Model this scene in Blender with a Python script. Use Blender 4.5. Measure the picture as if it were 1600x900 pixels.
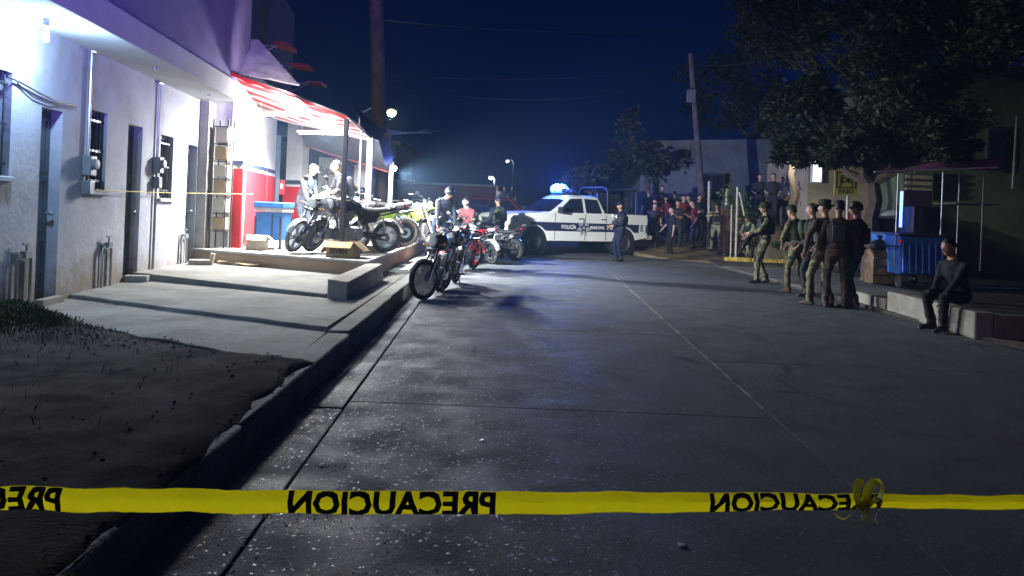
import bpy, bmesh, math, random
import numpy as np
from mathutils import Vector, Matrix, Euler, noise
from mathutils.bvhtree import BVHTree
R = math.radians
random.seed(7)
for o in list(bpy.data.objects): bpy.data.objects.remove(o)
scene = bpy.context.scene
COL = scene.collection

# ------------------------------------------------------------------ camera
CAM_H = 1.4; FPX = 1180.0; ROLL = R(2.35); CX, CY = 800.0, 328.0
cam_data = bpy.data.cameras.new('camera')
cam_data.sensor_width = 36.0
cam_data.lens = FPX / 1600 * 36
cam_data.shift_y = -(450 - CY) / 1600
cam_data.clip_start = 0.05
cam_data.clip_end = 3000
cam = bpy.data.objects.new('camera', cam_data); COL.objects.link(cam)
cam.matrix_world = Matrix.Translation((0, 0, CAM_H)) @ Matrix.Rotation(R(90), 4, 'X') @ Matrix.Rotation(ROLL, 4, 'Z')
scene.camera = cam

# ------------------------------------------------------------------ night sky
world = bpy.data.worlds.new('World'); scene.world = world; world.use_nodes = True
wn = world.node_tree; wn.nodes.clear()
sky = wn.nodes.new('ShaderNodeTexSky'); sky.sky_type = 'NISHITA'; sky.sun_disc = False
sky.sun_elevation = R(10.0); sky.sun_rotation = R(200); sky.altitude = 50; sky.dust_density = 0.6; sky.ozone_density = 8.0
bg = wn.nodes.new('ShaderNodeBackground'); bg.inputs['Strength'].default_value = 0.0050
tint = wn.nodes.new('ShaderNodeMix'); tint.data_type = 'RGBA'; tint.blend_type = 'MULTIPLY'
tint.inputs['Factor'].default_value = 1.0; tint.inputs['B'].default_value = (0.16, 0.32, 1.05, 1)
wo = wn.nodes.new('ShaderNodeOutputWorld')
wn.links.new(sky.outputs[0], tint.inputs['A']); wn.links.new(tint.outputs['Result'], bg.inputs[0]); wn.links.new(bg.outputs[0], wo.inputs[0])
moon = bpy.data.lights.new('moonlight', 'SUN'); moon.energy = 0.012; moon.angle = R(0.5); moon.color = (0.75, 0.85, 1.0)
moon_o = bpy.data.objects.new('moonlight', moon); COL.objects.link(moon_o); moon_o.rotation_euler = (R(40), 0, R(20))

scene.view_settings.view_transform = 'Standard'
scene.view_settings.look = 'None'
scene.view_settings.exposure = 0.0
scene.view_settings.gamma = 1.0
scene.view_settings.use_curve_mapping = False
scene.render.engine = 'CYCLES'
scene.cycles.use_denoising = True
scene.cycles.max_bounces = 5
scene.cycles.sample_clamp_indirect = 4.0

def lamp(name, loc, power, color, radius=0.06, kind='POINT', aim=None, spot=120, blend=0.6):
    l = bpy.data.lights.new(name, kind); l.energy = power; l.color = color
    l.shadow_soft_size = radius
    o = bpy.data.objects.new(name, l); COL.objects.link(o); o.location = loc
    if kind == 'AREA': l.shape = 'RECTANGLE'; l.size = 1.2; l.size_y = .25
    if kind == 'SPOT':
        l.spot_size = R(spot); l.spot_blend = blend
    if aim is not None:
        o.rotation_euler = (Vector(aim) - Vector(loc)).to_track_quat('-Z', 'Y').to_euler()
    return o

# the police car behind the camera: its blue and red beacons sweep the house front and the trees
lamp('police_beacon_blue', (1.6, -6.5, 2.1), 16000, (.25, .15, 1.0), .15, 'SPOT', (-5.8, 9.6, 7.7), 38, .5)
lamp('police_beacon_red', (2.6, -6.5, 2.1), 300, (1.0, .16, .14), .15, 'SPOT', (8.5, 16, 4.2), 50, .8)

# ------------------------------------------------------------------ where a spot of the street lies
CR, SR = math.cos(ROLL), math.sin(ROLL)
def at(px, py, y):
    """world point at depth y along the direction seen at (px, py) of the 1600x900 picture"""
    u, v = px - CX, py - CY
    a, b = u * CR + v * SR, -u * SR + v * CR
    return Vector((a / FPX * y, y, CAM_H - b / FPX * y))
def onz(px, py, z=0.0):
    u, v = px - CX, py - CY
    b = -u * SR + v * CR
    return at(px, py, (CAM_H - z) * FPX / b)
FAC0, FACS = -4.23, -0.10                       # house front: x = FAC0 + FACS * y
def onfac(px, py, off=0.0):
    u, v = px - CX, py - CY
    a = u * CR + v * SR
    return at(px, py, (FAC0 + off) / (a / FPX - FACS))

# ------------------------------------------------------------------ mesh building
class MB:
    def __init__(s): s.v = []; s.f = []; s.m = []; s.M = Matrix.Identity(4)
    def add(s, vs, fs, m=0):
        k = len(s.v); M = s.M
        s.v += [tuple(M @ Vector(p)) for p in vs]
        s.f += [tuple(k + i for i in f) for f in fs]; s.m += [m] * len(fs)
        return s
    def box(s, c, d, rot=None, m=0, taper=1.0):
        x, y, z = d[0] / 2, d[1] / 2, d[2] / 2
        vs = [(-x, -y, -z), (x, -y, -z), (x, y, -z), (-x, y, -z), (-x * taper, -y * taper, z), (x * taper, -y * taper, z), (x * taper, y * taper, z), (-x * taper, y * taper, z)]
        Mx = Matrix.Translation(c) @ (Euler(rot).to_matrix().to_4x4() if rot else Matrix.Identity(4))
        return s.add([Mx @ Vector(p) for p in vs], [(0, 3, 2, 1), (4, 5, 6, 7), (0, 1, 5, 4), (1, 2, 6, 5), (2, 3, 7, 6), (3, 0, 4, 7)], m)
    def loft(s, rings, m=0, cap=True, closed=False):
        n = len(rings[0]); vs = [p for r in rings for p in r]; fs = []
        L = len(rings)
        for i in range(L if closed else L - 1):
            a, b = i * n, ((i + 1) % L) * n
            for j in range(n):
                k = (j + 1) % n
                fs.append((a + j, a + k, b + k, b + j))
        if cap and not closed:
            fs.append(tuple(range(n - 1, -1, -1))); fs.append(tuple((L - 1) * n + j for j in range(n)))
        return s.add(vs, fs, m)
    def tube(s, pts, r, n=8, m=0, cap=True, closed=False, flat=1.0, up=None):
        pts = [Vector(p) for p in pts]; L = len(pts)
        if not isinstance(r, (list, tuple)): r = [r] * L
        rings = []; ref = Vector(up) if up else None
        for i, p in enumerate(pts):
            a = pts[(i - 1) % L] if (closed or i > 0) else p
            b = pts[(i + 1) % L] if (closed or i < L - 1) else p
            t = (b - a)
            if t.length < 1e-9: t = Vector((0, 0, 1))
            t.normalize()
            if ref is None:
                ref = Vector((0, 0, 1)) if abs(t.z) < 0.9 else Vector((1, 0, 0))
            e1 = ref - t * ref.dot(t)
            if e1.length < 1e-6: e1 = t.orthogonal()
            e1.normalize(); e2 = t.cross(e1)
            if up is None: ref = e1
            rings.append([p + e1 * (math.cos(q) * r[i]) + e2 * (math.sin(q) * r[i] * flat) for q in [2 * math.pi * j / n for j in range(n)]])
        return s.loft(rings, m, cap, closed)
    def cyl(s, a, b, r, n=12, m=0, r2=None):
        return s.tube([a, b], [r, r if r2 is None else r2], n, m)
    def lathe(s, prof, c=(0, 0, 0), n=20, m=0, axis='Z'):
        rings = []
        for (r, z) in prof:
            ring = []
            for j in range(n):
                q = 2 * math.pi * j / n
                p = (r * math.cos(q), r * math.sin(q), z)
                if axis == 'Y': p = (p[0], p[2], -p[1])
                if axis == 'X': p = (p[2], p[0], p[1])
                ring.append((p[0] + c[0], p[1] + c[1], p[2] + c[2]))
            rings.append(ring)
        return s.loft(rings, m)
    def torus(s, c, R_, r, n=28, k=8, axis='Y', m=0, flat=1.0):
        rings = []
        for i in range(n):
            q = 2 * math.pi * i / n; ring = []
            for j in range(k):
                w = 2 * math.pi * j / k
                rr = R_ + r * math.cos(w); h = r * flat * math.sin(w)
                a, b = rr * math.cos(q), rr * math.sin(q)
                p = (a, h, b) if axis == 'Y' else ((h, a, b) if axis == 'X' else (a, b, h))
                ring.append((p[0] + c[0], p[1] + c[1], p[2] + c[2]))
            rings.append(ring)
        return s.loft(rings, m, closed=True)
    def ell(s, c, rad, n=14, k=9, m=0, fn=None, rot=None):
        rings = []
        E = Euler(rot).to_matrix() if rot else None
        for i in range(k + 1):
            ph = math.pi * (0.02 + 0.96 * i / k) - math.pi / 2
            ring = []
            for j in range(n):
                q = 2 * math.pi * j / n
                d = Vector((math.cos(ph) * math.cos(q), math.cos(ph) * math.sin(q), math.sin(ph)))
                p = Vector((d.x * rad[0], d.y * rad[1], d.z * rad[2]))
                if fn: p = fn(d, p)
                if E: p = E @ p
                ring.append(p + Vector(c))
            rings.append(ring)
        return s.loft(rings, m)
    def prism(s, poly, a, b, axis='Y', m=0):
        """poly in the two other axes, pushed from a to b along axis"""
        def P(p, t):
            if axis == 'Y': return (p[0], t, p[1])
            if axis == 'X': return (t, p[0], p[1])
            return (p[0], p[1], t)
        n = len(poly)
        vs = [P(p, a) for p in poly] + [P(p, b) for p in poly]
        fs = [tuple(range(n)), tuple(range(2 * n - 1, n - 1, -1))]
        fs += [(i, n + i, n + (i + 1) % n, (i + 1) % n) for i in range(n)]
        return s.add(vs, fs, m)
    def quad(s, a, b, c, d, m=0): return s.add([a, b, c, d], [(0, 1, 2, 3)], m)
    def sheet(s, grid, th=0.01, m=0, nrm=None):
        """grid of points thickened along its own normal"""
        I, J = len(grid), len(grid[0])
        G = [[Vector(p) for p in row] for row in grid]
        top = []
        for i in range(I):
            for j in range(J):
                a = G[min(i + 1, I - 1)][j] - G[max(i - 1, 0)][j]; b = G[i][min(j + 1, J - 1)] - G[i][max(j - 1, 0)]
                n_ = Vector(nrm) if nrm else a.cross(b)
                if n_.length > 0: n_.normalize()
                top.append(G[i][j] + n_ * th)
        vs = [p for r in G for p in r] + top; N = I * J; fs = []
        for i in range(I - 1):
            for j in range(J - 1):
                q = (i * J + j, i * J + j + 1, (i + 1) * J + j + 1, (i + 1) * J + j)
                fs.append(q[::-1]); fs.append(tuple(N + k for k in q))
        ed = [i * J for i in range(I)] + [(I - 1) * J + j for j in range(1, J)] + [i * J + J - 1 for i in range(I - 2, -1, -1)] + [j for j in range(J - 2, 0, -1)]
        for i in range(len(ed)):
            a, b = ed[i], ed[(i + 1) % len(ed)]
            fs.append((a, b, N + b, N + a))
        return s.add(vs, fs, m)
    def mesh(s, name, mats, smooth=None):
        me = bpy.data.meshes.new(name)
        me.from_pydata(s.v, [], s.f)
        if not isinstance(mats, (list, tuple)): mats = [mats]
        for m in mats: me.materials.append(m)
        if len(mats) > 1: me.polygons.foreach_set('material_index', s.m)
        bm = bmesh.new(); bm.from_mesh(me); bmesh.ops.recalc_face_normals(bm, faces=bm.faces); bm.to_mesh(me); bm.free()
        if smooth is not None:
            me.polygons.foreach_set('use_smooth', [True] * len(me.polygons))
            me.set_sharp_from_angle(angle=R(smooth))
        me.update()
        return me
    def build(s, name, mats, parent=None, smooth=40, bevel=0, loc=None, rz=None):
        o = bpy.data.objects.new(name, s.mesh(name, mats, smooth)); COL.objects.link(o)
        if parent: o.parent = parent
        if loc is not None: o.location = loc
        if rz is not None: o.rotation_euler = (0, 0, rz)
        if bevel:
            b = o.modifiers.new('edge', 'BEVEL'); b.width = bevel; b.segments = 2; b.limit_method = 'ANGLE'; b.angle_limit = R(35)
        return o

def tag(o, label=None, cat=None, group=None, kind=None):
    if label: o['label'] = label
    if cat: o['category'] = cat
    if group: o['group'] = group
    if kind: o['kind'] = kind
    return o
def thing(name, label, cat, loc=(0, 0, 0), rz=0.0, group=None, rot=None):
    o = bpy.data.objects.new(name, None); COL.objects.link(o); o.empty_display_size = 0.2
    o.location = loc; o.rotation_euler = rot if rot else (0, 0, rz)
    return tag(o, label, cat, group)
def copy_tree(o, parent=None):
    c = o.copy(); COL.objects.link(c)
    if parent: c.parent = parent
    for ch in list(o.children): copy_tree(ch, c)
    return c

# ------------------------------------------------------------------ materials
MATS = {}
def mat(name, col, rough=0.8, metal=0.0, var=0.15, scale=6.0, bump=0.0, bscale=40.0, col2=None, spec=0.5, emit=None, estr=0.0,
        stain=None, trans=0.0, alpha=None, coord='Object', detail=4.0, contrast=(0.35, 0.65)):
    """principled surface; its colour drifts between col and col2 in noise patches"""
    if name in MATS: return MATS[name]
    m = bpy.data.materials.new(name); m.use_nodes = True; nt = m.node_tree; N = nt.nodes; L = nt.links
    p = N['Principled BSDF']; p.inputs['Roughness'].default_value = rough; p.inputs['Metallic'].default_value = metal
    p.inputs['Specular IOR Level'].default_value = spec if (spec != 0.5 or rough < .84) else .12
    tc = N.new('ShaderNodeTexCoord')
    c1 = tuple(col) + (1,)
    c2 = tuple(col2) + (1,) if col2 else tuple(max(0, c * (1 - var * 2.2)) for c in col) + (1,)
    nz = N.new('ShaderNodeTexNoise'); nz.inputs['Scale'].default_value = scale; nz.inputs['Detail'].default_value = detail; nz.inputs['Roughness'].default_value = 0.62
    L.new(tc.outputs[coord], nz.inputs['Vector'])
    rp = N.new('ShaderNodeValToRGB'); rp.color_ramp.elements[0].position = contrast[0]; rp.color_ramp.elements[1].position = contrast[1]
    rp.color_ramp.elements[0].color = c2; rp.color_ramp.elements[1].color = c1
    L.new(nz.outputs['Fac'], rp.inputs['Fac'])
    out = rp.outputs['Color']
    if stain:
        scol, sscale, amt = stain
        n2 = N.new('ShaderNodeTexNoise'); n2.inputs['Scale'].default_value = sscale; n2.inputs['Detail'].default_value = 8; n2.inputs['Roughness'].default_value = 0.7
        L.new(tc.outputs[coord], n2.inputs['Vector'])
        r2 = N.new('ShaderNodeValToRGB'); r2.color_ramp.elements[0].position = 0.52; r2.color_ramp.elements[1].position = 0.7
        r2.color_ramp.elements[0].color = (0, 0, 0, 1); r2.color_ramp.elements[1].color = (amt, amt, amt, 1)
        L.new(n2.outputs['Fac'], r2.inputs['Fac'])
        mx = N.new('ShaderNodeMix'); mx.data_type = 'RGBA'; mx.inputs['B'].default_value = tuple(scol) + (1,)
        L.new(r2.outputs['Color'], mx.inputs['Factor']); L.new(out, mx.inputs['A']); out = mx.outputs['Result']
    L.new(out, p.inputs['Base Color'])
    if bump:
        n3 = N.new('ShaderNodeTexNoise'); n3.inputs['Scale'].default_value = bscale; n3.inputs['Detail'].default_value = 6
        L.new(tc.outputs[coord], n3.inputs['Vector'])
        b = N.new('ShaderNodeBump'); b.inputs['Strength'].default_value = bump; b.inputs['Distance'].default_value = 0.02
        L.new(n3.outputs['Fac'], b.inputs['Height']); L.new(b.outputs['Normal'], p.inputs['Normal'])
    if emit:
        p.inputs['Emission Color'].default_value = tuple(emit) + (1,); p.inputs['Emission Strength'].default_value = estr
    if trans: p.inputs['Transmission Weight'].default_value = trans
    if alpha is not None: p.inputs['Alpha'].default_value = alpha
    MATS[name] = m
    return m
def thin(name, col, amount=0.5, rough=0.6):
    """thin cloth or plastic film that lets light through"""
    if name in MATS: return MATS[name]
    m = bpy.data.materials.new(name); m.use_nodes = True; nt = m.node_tree; N = nt.nodes; L = nt.links
    p = N['Principled BSDF']; p.inputs['Base Color'].default_value = tuple(col) + (1,); p.inputs['Roughness'].default_value = rough
    t = N.new('ShaderNodeBsdfTranslucent'); t.inputs[0].default_value = tuple(col) + (1,)
    nz = N.new('ShaderNodeTexNoise'); nz.inputs['Scale'].default_value = 9; tc = N.new('ShaderNodeTexCoord'); L.new(tc.outputs['Object'], nz.inputs['Vector'])
    b = N.new('ShaderNodeBump'); b.inputs['Strength'].default_value = 0.25; L.new(nz.outputs['Fac'], b.inputs['Height']); L.new(b.outputs['Normal'], p.inputs['Normal'])
    mx = N.new('ShaderNodeMixShader'); mx.inputs[0].default_value = amount
    L.new(p.outputs[0], mx.inputs[1]); L.new(t.outputs[0], mx.inputs[2]); L.new(mx.outputs[0], N['Material Output'].inputs[0])
    MATS[name] = m
    return m
def camo(name, cols, scale=9.0):
    if name in MATS: return MATS[name]
    m = bpy.data.materials.new(name); m.use_nodes = True; nt = m.node_tree; N = nt.nodes; L = nt.links
    p = N['Principled BSDF']; p.inputs['Roughness'].default_value = 0.9; p.inputs['Specular IOR Level'].default_value = .1
    tc = N.new('ShaderNodeTexCoord'); nz = N.new('ShaderNodeTexNoise'); nz.inputs['Scale'].default_value = scale; nz.inputs['Detail'].default_value = 3
    L.new(tc.outputs['Object'], nz.inputs['Vector'])
    rp = N.new('ShaderNodeValToRGB'); rp.color_ramp.interpolation = 'CONSTANT'
    e = rp.color_ramp.elements; e[0].position = 0; e[0].color = tuple(cols[0]) + (1,); e[1].position = 0.43; e[1].color = tuple(cols[1]) + (1,)
    for i, c in enumerate(cols[2:]):
        x = e.new(0.53 + 0.07 * i); x.color = tuple(c) + (1,)
    L.new(nz.outputs['Fac'], rp.inputs['Fac']); L.new(rp.outputs['Color'], p.inputs['Base Color'])
    MATS[name] = m
    return m

def text_mesh(txt, size, name, material, parent=None, mirror=False, bold=0.0, shear=0.0, xscale=1.0, extr=0.001):
    """flat lettering as a mesh in the local XZ plane, centred"""
    c = bpy.data.curves.new('t', 'FONT'); c.body = txt; c.size = size; c.align_x = 'CENTER'; c.align_y = 'CENTER'; c.offset = bold; c.shear = shear; c.resolution_u = 2
    t = bpy.data.objects.new('t', c); COL.objects.link(t)
    dg = bpy.context.evaluated_depsgraph_get()
    me = bpy.data.meshes.new_from_object(t.evaluated_get(dg))
    bpy.data.objects.remove(t); bpy.data.curves.remove(c)
    sx = -xscale if mirror else xscale
    M = Matrix(((sx, 0, 0, 0), (0, 0, 1, 0), (0, 1, 0, 0), (0, 0, 0, 1)))
    me.transform(M); me.materials.clear(); me.materials.append(material); me.name = name
    o = bpy.data.objects.new(name, me); COL.objects.link(o)
    if parent: o.parent = parent
    return o
# ================================================================== GROUND, ROAD, PAVEMENTS
def mroad():
    m = mat('road_concrete', (0.108, 0.112, 0.118), rough=0.62, scale=2.6, col2=(0.076, 0.079, 0.084), bump=0.5, bscale=130, stain=((0.06, 0.058, 0.055), 1.9, 0.5), spec=0.10, coord='Generated')
    nt = m.node_tree; N = nt.nodes; L = nt.links
    tc = N.new('ShaderNodeNewGeometry')                       # world position: stains run on across the slabs
    for n in N:
        if n.type == 'TEX_NOISE':
            for l in list(n.inputs['Vector'].links): L.remove(l)
            L.new(tc.outputs['Position'], n.inputs['Vector'])
    v = N.new('ShaderNodeTexVoronoi'); v.inputs['Scale'].default_value = 38; L.new(tc.outputs['Position'], v.inputs['Vector'])
    b = N.new('ShaderNodeBump'); b.inputs['Strength'].default_value = 0.3; b.inputs['Distance'].default_value = 0.006
    L.new(v.outputs['Distance'], b.inputs['Height'])
    p = N['Principled BSDF']; old = p.inputs['Normal'].links[0].from_socket
    L.new(old, b.inputs['Normal']); L.new(b.outputs['Normal'], p.inputs['Normal'])
    # worn patches polish the aggregate: the roughness drifts too
    nz = N.new('ShaderNodeTexNoise'); nz.inputs['Scale'].default_value = 2.2; nz.inputs['Detail'].default_value = 6; L.new(tc.outputs['Position'], nz.inputs['Vector'])
    mr = N.new('ShaderNodeMapRange'); mr.inputs['From Min'].default_value = 0.35; mr.inputs['From Max'].default_value = 0.65; mr.inputs['To Min'].default_value = 0.55; mr.inputs['To Max'].default_value = 0.9
    L.new(nz.outputs['Fac'], mr.inputs['Value']); L.new(mr.outputs['Result'], p.inputs['Roughness'])
    # scattered grains of polished aggregate that glint towards the lamps
    vg = N.new('ShaderNodeTexVoronoi'); vg.inputs['Scale'].default_value = 85; L.new(tc.outputs['Position'], vg.inputs['Vector'])
    sp2 = N.new('ShaderNodeSeparateColor'); L.new(vg.outputs['Color'], sp2.inputs[0])
    cut = N.new('ShaderNodeMath'); cut.operation = 'GREATER_THAN'; cut.inputs[1].default_value = .972; L.new(sp2.outputs[0], cut.inputs[0])
    sm = N.new('ShaderNodeMapRange'); sm.inputs['To Min'].default_value = .10; sm.inputs['To Max'].default_value = .36; L.new(cut.outputs[0], sm.inputs['Value']); L.new(sm.outputs['Result'], p.inputs['Specular IOR Level'])
    rm2 = N.new('ShaderNodeMix'); rm2.data_type = 'FLOAT'; L.new(cut.outputs[0], rm2.inputs['Factor']); L.new(mr.outputs['Result'], rm2.inputs[2]); rm2.inputs[3].default_value = .3; L.new(rm2.outputs[0], p.inputs['Roughness'])
    # thin cracks, and darker oily tracks along the lane
    base = p.inputs['Base Color'].links[0].from_socket
    wv = N.new('ShaderNodeTexVoronoi'); wv.feature = 'DISTANCE_TO_EDGE'; wv.inputs['Scale'].default_value = .42
    wn_ = N.new('ShaderNodeTexNoise'); wn_.inputs['Scale'].default_value = 1.6; wn_.inputs['Detail'].default_value = 5; L.new(tc.outputs['Position'], wn_.inputs['Vector'])
    ad = N.new('ShaderNodeMix'); ad.data_type = 'VECTOR'; ad.inputs['Factor'].default_value = .35; L.new(tc.outputs['Position'], ad.inputs['A']); L.new(wn_.outputs['Color'], ad.inputs['B']); L.new(ad.outputs['Result'], wv.inputs['Vector'])
    cr_ = N.new('ShaderNodeMapRange'); cr_.inputs['From Min'].default_value = .002; cr_.inputs['From Max'].default_value = .007; cr_.inputs['To Min'].default_value = .75; cr_.inputs['To Max'].default_value = 0; L.new(wv.outputs['Distance'], cr_.inputs['Value'])
    gate = N.new('ShaderNodeTexNoise'); gate.inputs['Scale'].default_value = .5; L.new(tc.outputs['Position'], gate.inputs['Vector'])
    gt = N.new('ShaderNodeMapRange'); gt.inputs['From Min'].default_value = .52; gt.inputs['From Max'].default_value = .6; L.new(gate.outputs['Fac'], gt.inputs['Value'])
    ml = N.new('ShaderNodeMath'); ml.operation = 'MULTIPLY'; L.new(cr_.outputs['Result'], ml.inputs[0]); L.new(gt.outputs['Result'], ml.inputs[1])
    mx = N.new('ShaderNodeMix'); mx.data_type = 'RGBA'; mx.inputs['B'].default_value = (.02, .02, .02, 1); L.new(ml.outputs[0], mx.inputs['Factor']); L.new(base, mx.inputs['A'])
    sp_ = N.new('ShaderNodeTexNoise'); sp_.inputs['Scale'].default_value = 90; sp_.inputs['Detail'].default_value = 2; L.new(tc.outputs['Position'], sp_.inputs['Vector'])
    sr = N.new('ShaderNodeMapRange'); sr.inputs['From Min'].default_value = .3; sr.inputs['From Max'].default_value = .7; sr.inputs['To Min'].default_value = .72; sr.inputs['To Max'].default_value = 1.25; L.new(sp_.outputs['Fac'], sr.inputs['Value'])
    mm = N.new('ShaderNodeMix'); mm.data_type = 'RGBA'; mm.blend_type = 'MULTIPLY'; mm.inputs['Factor'].default_value = 1; L.new(mx.outputs['Result'], mm.inputs['A']); L.new(sr.outputs['Result'], mm.inputs['B'])
    L.new(mm.outputs['Result'], p.inputs['Base Color'])
    return m
M_ROAD = mroad()
M_JOINT = mat('joint_dirt', (0.03, 0.028, 0.025), rough=0.95)
M_SEAL = mat('joint_mortar', (0.22, 0.215, 0.20), rough=0.9, var=0.4, scale=3)
M_PAVE = mat('pavement_concrete', (0.215, 0.21, 0.19), rough=0.95, spec=.1, scale=1.6, col2=(0.14, 0.135, 0.12), bump=0.6, bscale=30, stain=((0.09, 0.08, 0.065), 1.7, 0.7), coord='Object')
M_KERB = mat('kerb_concrete', (0.18, 0.177, 0.165), rough=0.9, spec=.1, scale=3, bump=0.6, bscale=30, stain=((0.08, 0.07, 0.06), 2.5, 0.8))
M_SOIL = mat('soil', (0.09, 0.08, 0.07), rough=1.0, spec=0.0, scale=3.0, col2=(0.045, 0.041, 0.037), bump=0.45, bscale=60)
M_DUST = mat('dust_ground', (0.22, 0.17, 0.11), rough=1.0, scale=2.0, col2=(0.11, 0.085, 0.055), bump=0.8, bscale=18)
M_GRASS = mat('grass_blade', (0.06, 0.11, 0.03), rough=0.8, var=0.3)
M_CONC = mat('raw_concrete', (0.27, 0.25, 0.22), rough=0.92, scale=2.5, bump=0.5, bscale=25, stain=((0.13, 0.095, 0.06), 2.2, 0.7))

tag(MB().quad((-1500, -1500, -0.2), (1500, -1500, -0.2), (1500, 1500, -0.2), (-1500, 1500, -0.2)).build('ground', M_SOIL), kind='structure')

def KX(y): return -1.33 - 0.02 * y              # kerb face
def GX(y): return -0.93 - 0.032 * y             # joint beside the gutter
def MX(y): return 1.71 + 0.04 * y               # joint along the middle
RX = 6.0                                        # right edge of the carriageway
def slab(poly, z0, z1, name, m, parent, bevel=0.012):
    return MB().prism(poly, z0, z1, 'Z').build(name, m, parent, bevel=bevel)
road = MB().prism([(-1.9, -8), (6.2, -8), (6.2, 27), (-2.0, 27)], -0.14, -0.03, 'Z').build('road', M_JOINT)
tag(road, kind='structure')
g = 0.011
ys = [-7.5, -3.2, 1.15, 5.2, 9.4, 13.6, 17.8, 22.0, 26.6]
for a, b in zip(ys[:-1], ys[1:]):
    a2, b2 = a + g, b - g
    slab([(KX(a2) - 0.0, a2), (GX(a2) - g, a2), (GX(b2) - g, b2), (KX(b2), b2)], -0.06, -0.012, 'slab', M_ROAD, road)
ys = [-7.5, -2.6, 2.1, 5.35, 8.9, 12.6, 16.4, 20.2, 24.0, 26.6]
for a, b in zip(ys[:-1], ys[1:]):
    a2, b2 = a + 0.004, b - 0.004
    slab([(GX(a2) + g, a2), (MX(a2) - 0.003, a2), (MX(b2) - 0.003, b2), (GX(b2) + g, b2)], -0.06, 0.0, 'slab', M_ROAD, road, 0.003)
ys = [-7.5, -1.5, 3.0, 7.4, 11.6, 15.8, 20.3, 26.6]
for a, b in zip(ys[:-1], ys[1:]):
    a2, b2 = a + 0.004, b - 0.004
    slab([(MX(a2) + 0.003, a2), (RX, a2), (RX, b2), (MX(b2) + 0.003, b2)], -0.06, 0.0, 'slab', M_ROAD, road, 0.003)
MB().prism([(MX(5.6) - 0.008, 5.6), (MX(5.6) + 0.008, 5.6), (MX(17.5) + 0.016, 17.5), (MX(17.5) - 0.016, 17.5)], -0.03, 0.004, 'Z').build('joint_filler', M_SEAL, road)

# the street beyond the crossing climbs a little
def far_z(y): return 0.0 if y < 27 else (y - 27) * 0.055
rows = []
for i, y in enumerate([26.6, 28, 31, 35, 42, 55, 75, 110]):
    rows.append([(-40, y, far_z(y)), (-8, y, far_z(y)), (3, y, far_z(y)), (14, y, far_z(y) + 0.0), (40, y, far_z(y))])
tag(MB().sheet(rows, -0.1, nrm=(0, 0, 1)).build('far_road', mat('far_road_dirt', (0.14, 0.13, 0.12), rough=0.9, scale=0.6, bump=0.5, bscale=12)), kind='structure')

# left pavement
pav = MB().prism([(-7, -8), (KX(-8) - 0.2, -8), (KX(27) - 0.2, 27), (-7, 27)], -0.12, 0.06, 'Z').build('pavement', M_JOINT); tag(pav, kind='structure')
def fx(y): return FAC0 + FACS * y
L0 = [(-4.95, 7.6), (-3.4, 6.75), (-2.0, 5.95), (-1.64, 5.75)]      # edge of the concrete towards the soil
def lerp(a, b, t): return (a[0] + (b[0] - a[0]) * t, a[1] + (b[1] - a[1]) * t)
S1a, S1b = (-5.25, 8.85), (-1.72, 7.25)
S2a, S2b = (-5.35, 10.75), (-2.05, 9.4)
def kin(y): return (KX(y) - 0.22, y)
def rag(a, b, n, amp, seed):
    r = random.Random(seed); return [(lerp(a, b, i / n)[0] + r.uniform(-amp, amp) * (0 < i < n), lerp(a, b, i / n)[1] + r.uniform(-amp, amp) * (0 < i < n)) for i in range(n + 1)]
edge0 = rag(L0[0], L0[1], 6, 0.05, 1)[:-1] + rag(L0[1], L0[2], 6, 0.05, 2)[:-1] + rag(L0[2], L0[3], 3, 0.03, 3)
ma, mb_ = lerp(L0[0], L0[3], 0.52), lerp(S1a, S1b, 0.5)
slab(edge0 + [S1b] + rag(S1b, S1a, 10, 0.02, 4)[1:], 0.0, 0.165, 'slab', M_PAVE, pav)
mid1, mid2 = lerp(S1a, S1b, 0.72), lerp(S2a, S2b, 0.78)
slab(rag(S1a, S1b, 12, 0.025, 5) + [kin(9.35)] + rag((-2.05, 9.35), (-5.35, 10.7), 8, 0.0, 6), 0.0, 0.205, 'slab', M_PAVE, pav)
bslab = MB()
bp = [(-5.38, 10.72), (-2.3, 9.5), (-2.3, 12.3), (-5.6, 13.6)]; bz = [0.30, 0.245, 0.25, 0.27]
bslab.add([(p[0], p[1], 0.0) for p in bp] + [(p[0], p[1], z) for p, z in zip(bp, bz)], [(0, 3, 2, 1), (4, 5, 6, 7), (0, 1, 5, 4), (1, 2, 6, 5), (2, 3, 7, 6), (3, 0, 4, 7)])
bslab.build('slab', M_PAVE, pav, bevel=0.015)
for a, b in zip([9.37, 11.4, 13.5, 15.7, 18.0, 20.5, 23.2], [11.4, 13.5, 15.7, 18.0, 20.5, 23.2, 26.5]):
    slab([(-2.28, a + .006), kin(a + .006), kin(b - .006), (-2.28, b - .006)], 0.0, 0.20 + random.uniform(-.004, .004), 'slab', M_PAVE, pav)
kerb = MB().prism([(KX(-8) - 0.2, -8), (KX(-8) - 0.03, -8), (KX(27) - 0.03, 27), (KX(27) - 0.2, 27)], -0.1, 0.09, 'Z').build('kerb', M_JOINT); tag(kerb, kind='structure')
y = -7.8; rk = random.Random(4)
while y < 26.3:
    ln = rk.uniform(2.6, 3.4); zt = 0.178 if y < 7 else .2; e = 0.002
    pts_ = [(KX(y + ln * q) + rk.uniform(-.006, .006), y + ln * q) for q in (.001, .2, .4, .6, .8, .999)]
    slab([(KX(y) - 0.215, y + e)] + pts_ + [(KX(y + ln) - 0.215, y + ln - e)], -0.05, zt, 'kerb_stone', M_PAVE, kerb, 0.02); y += ln

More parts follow.
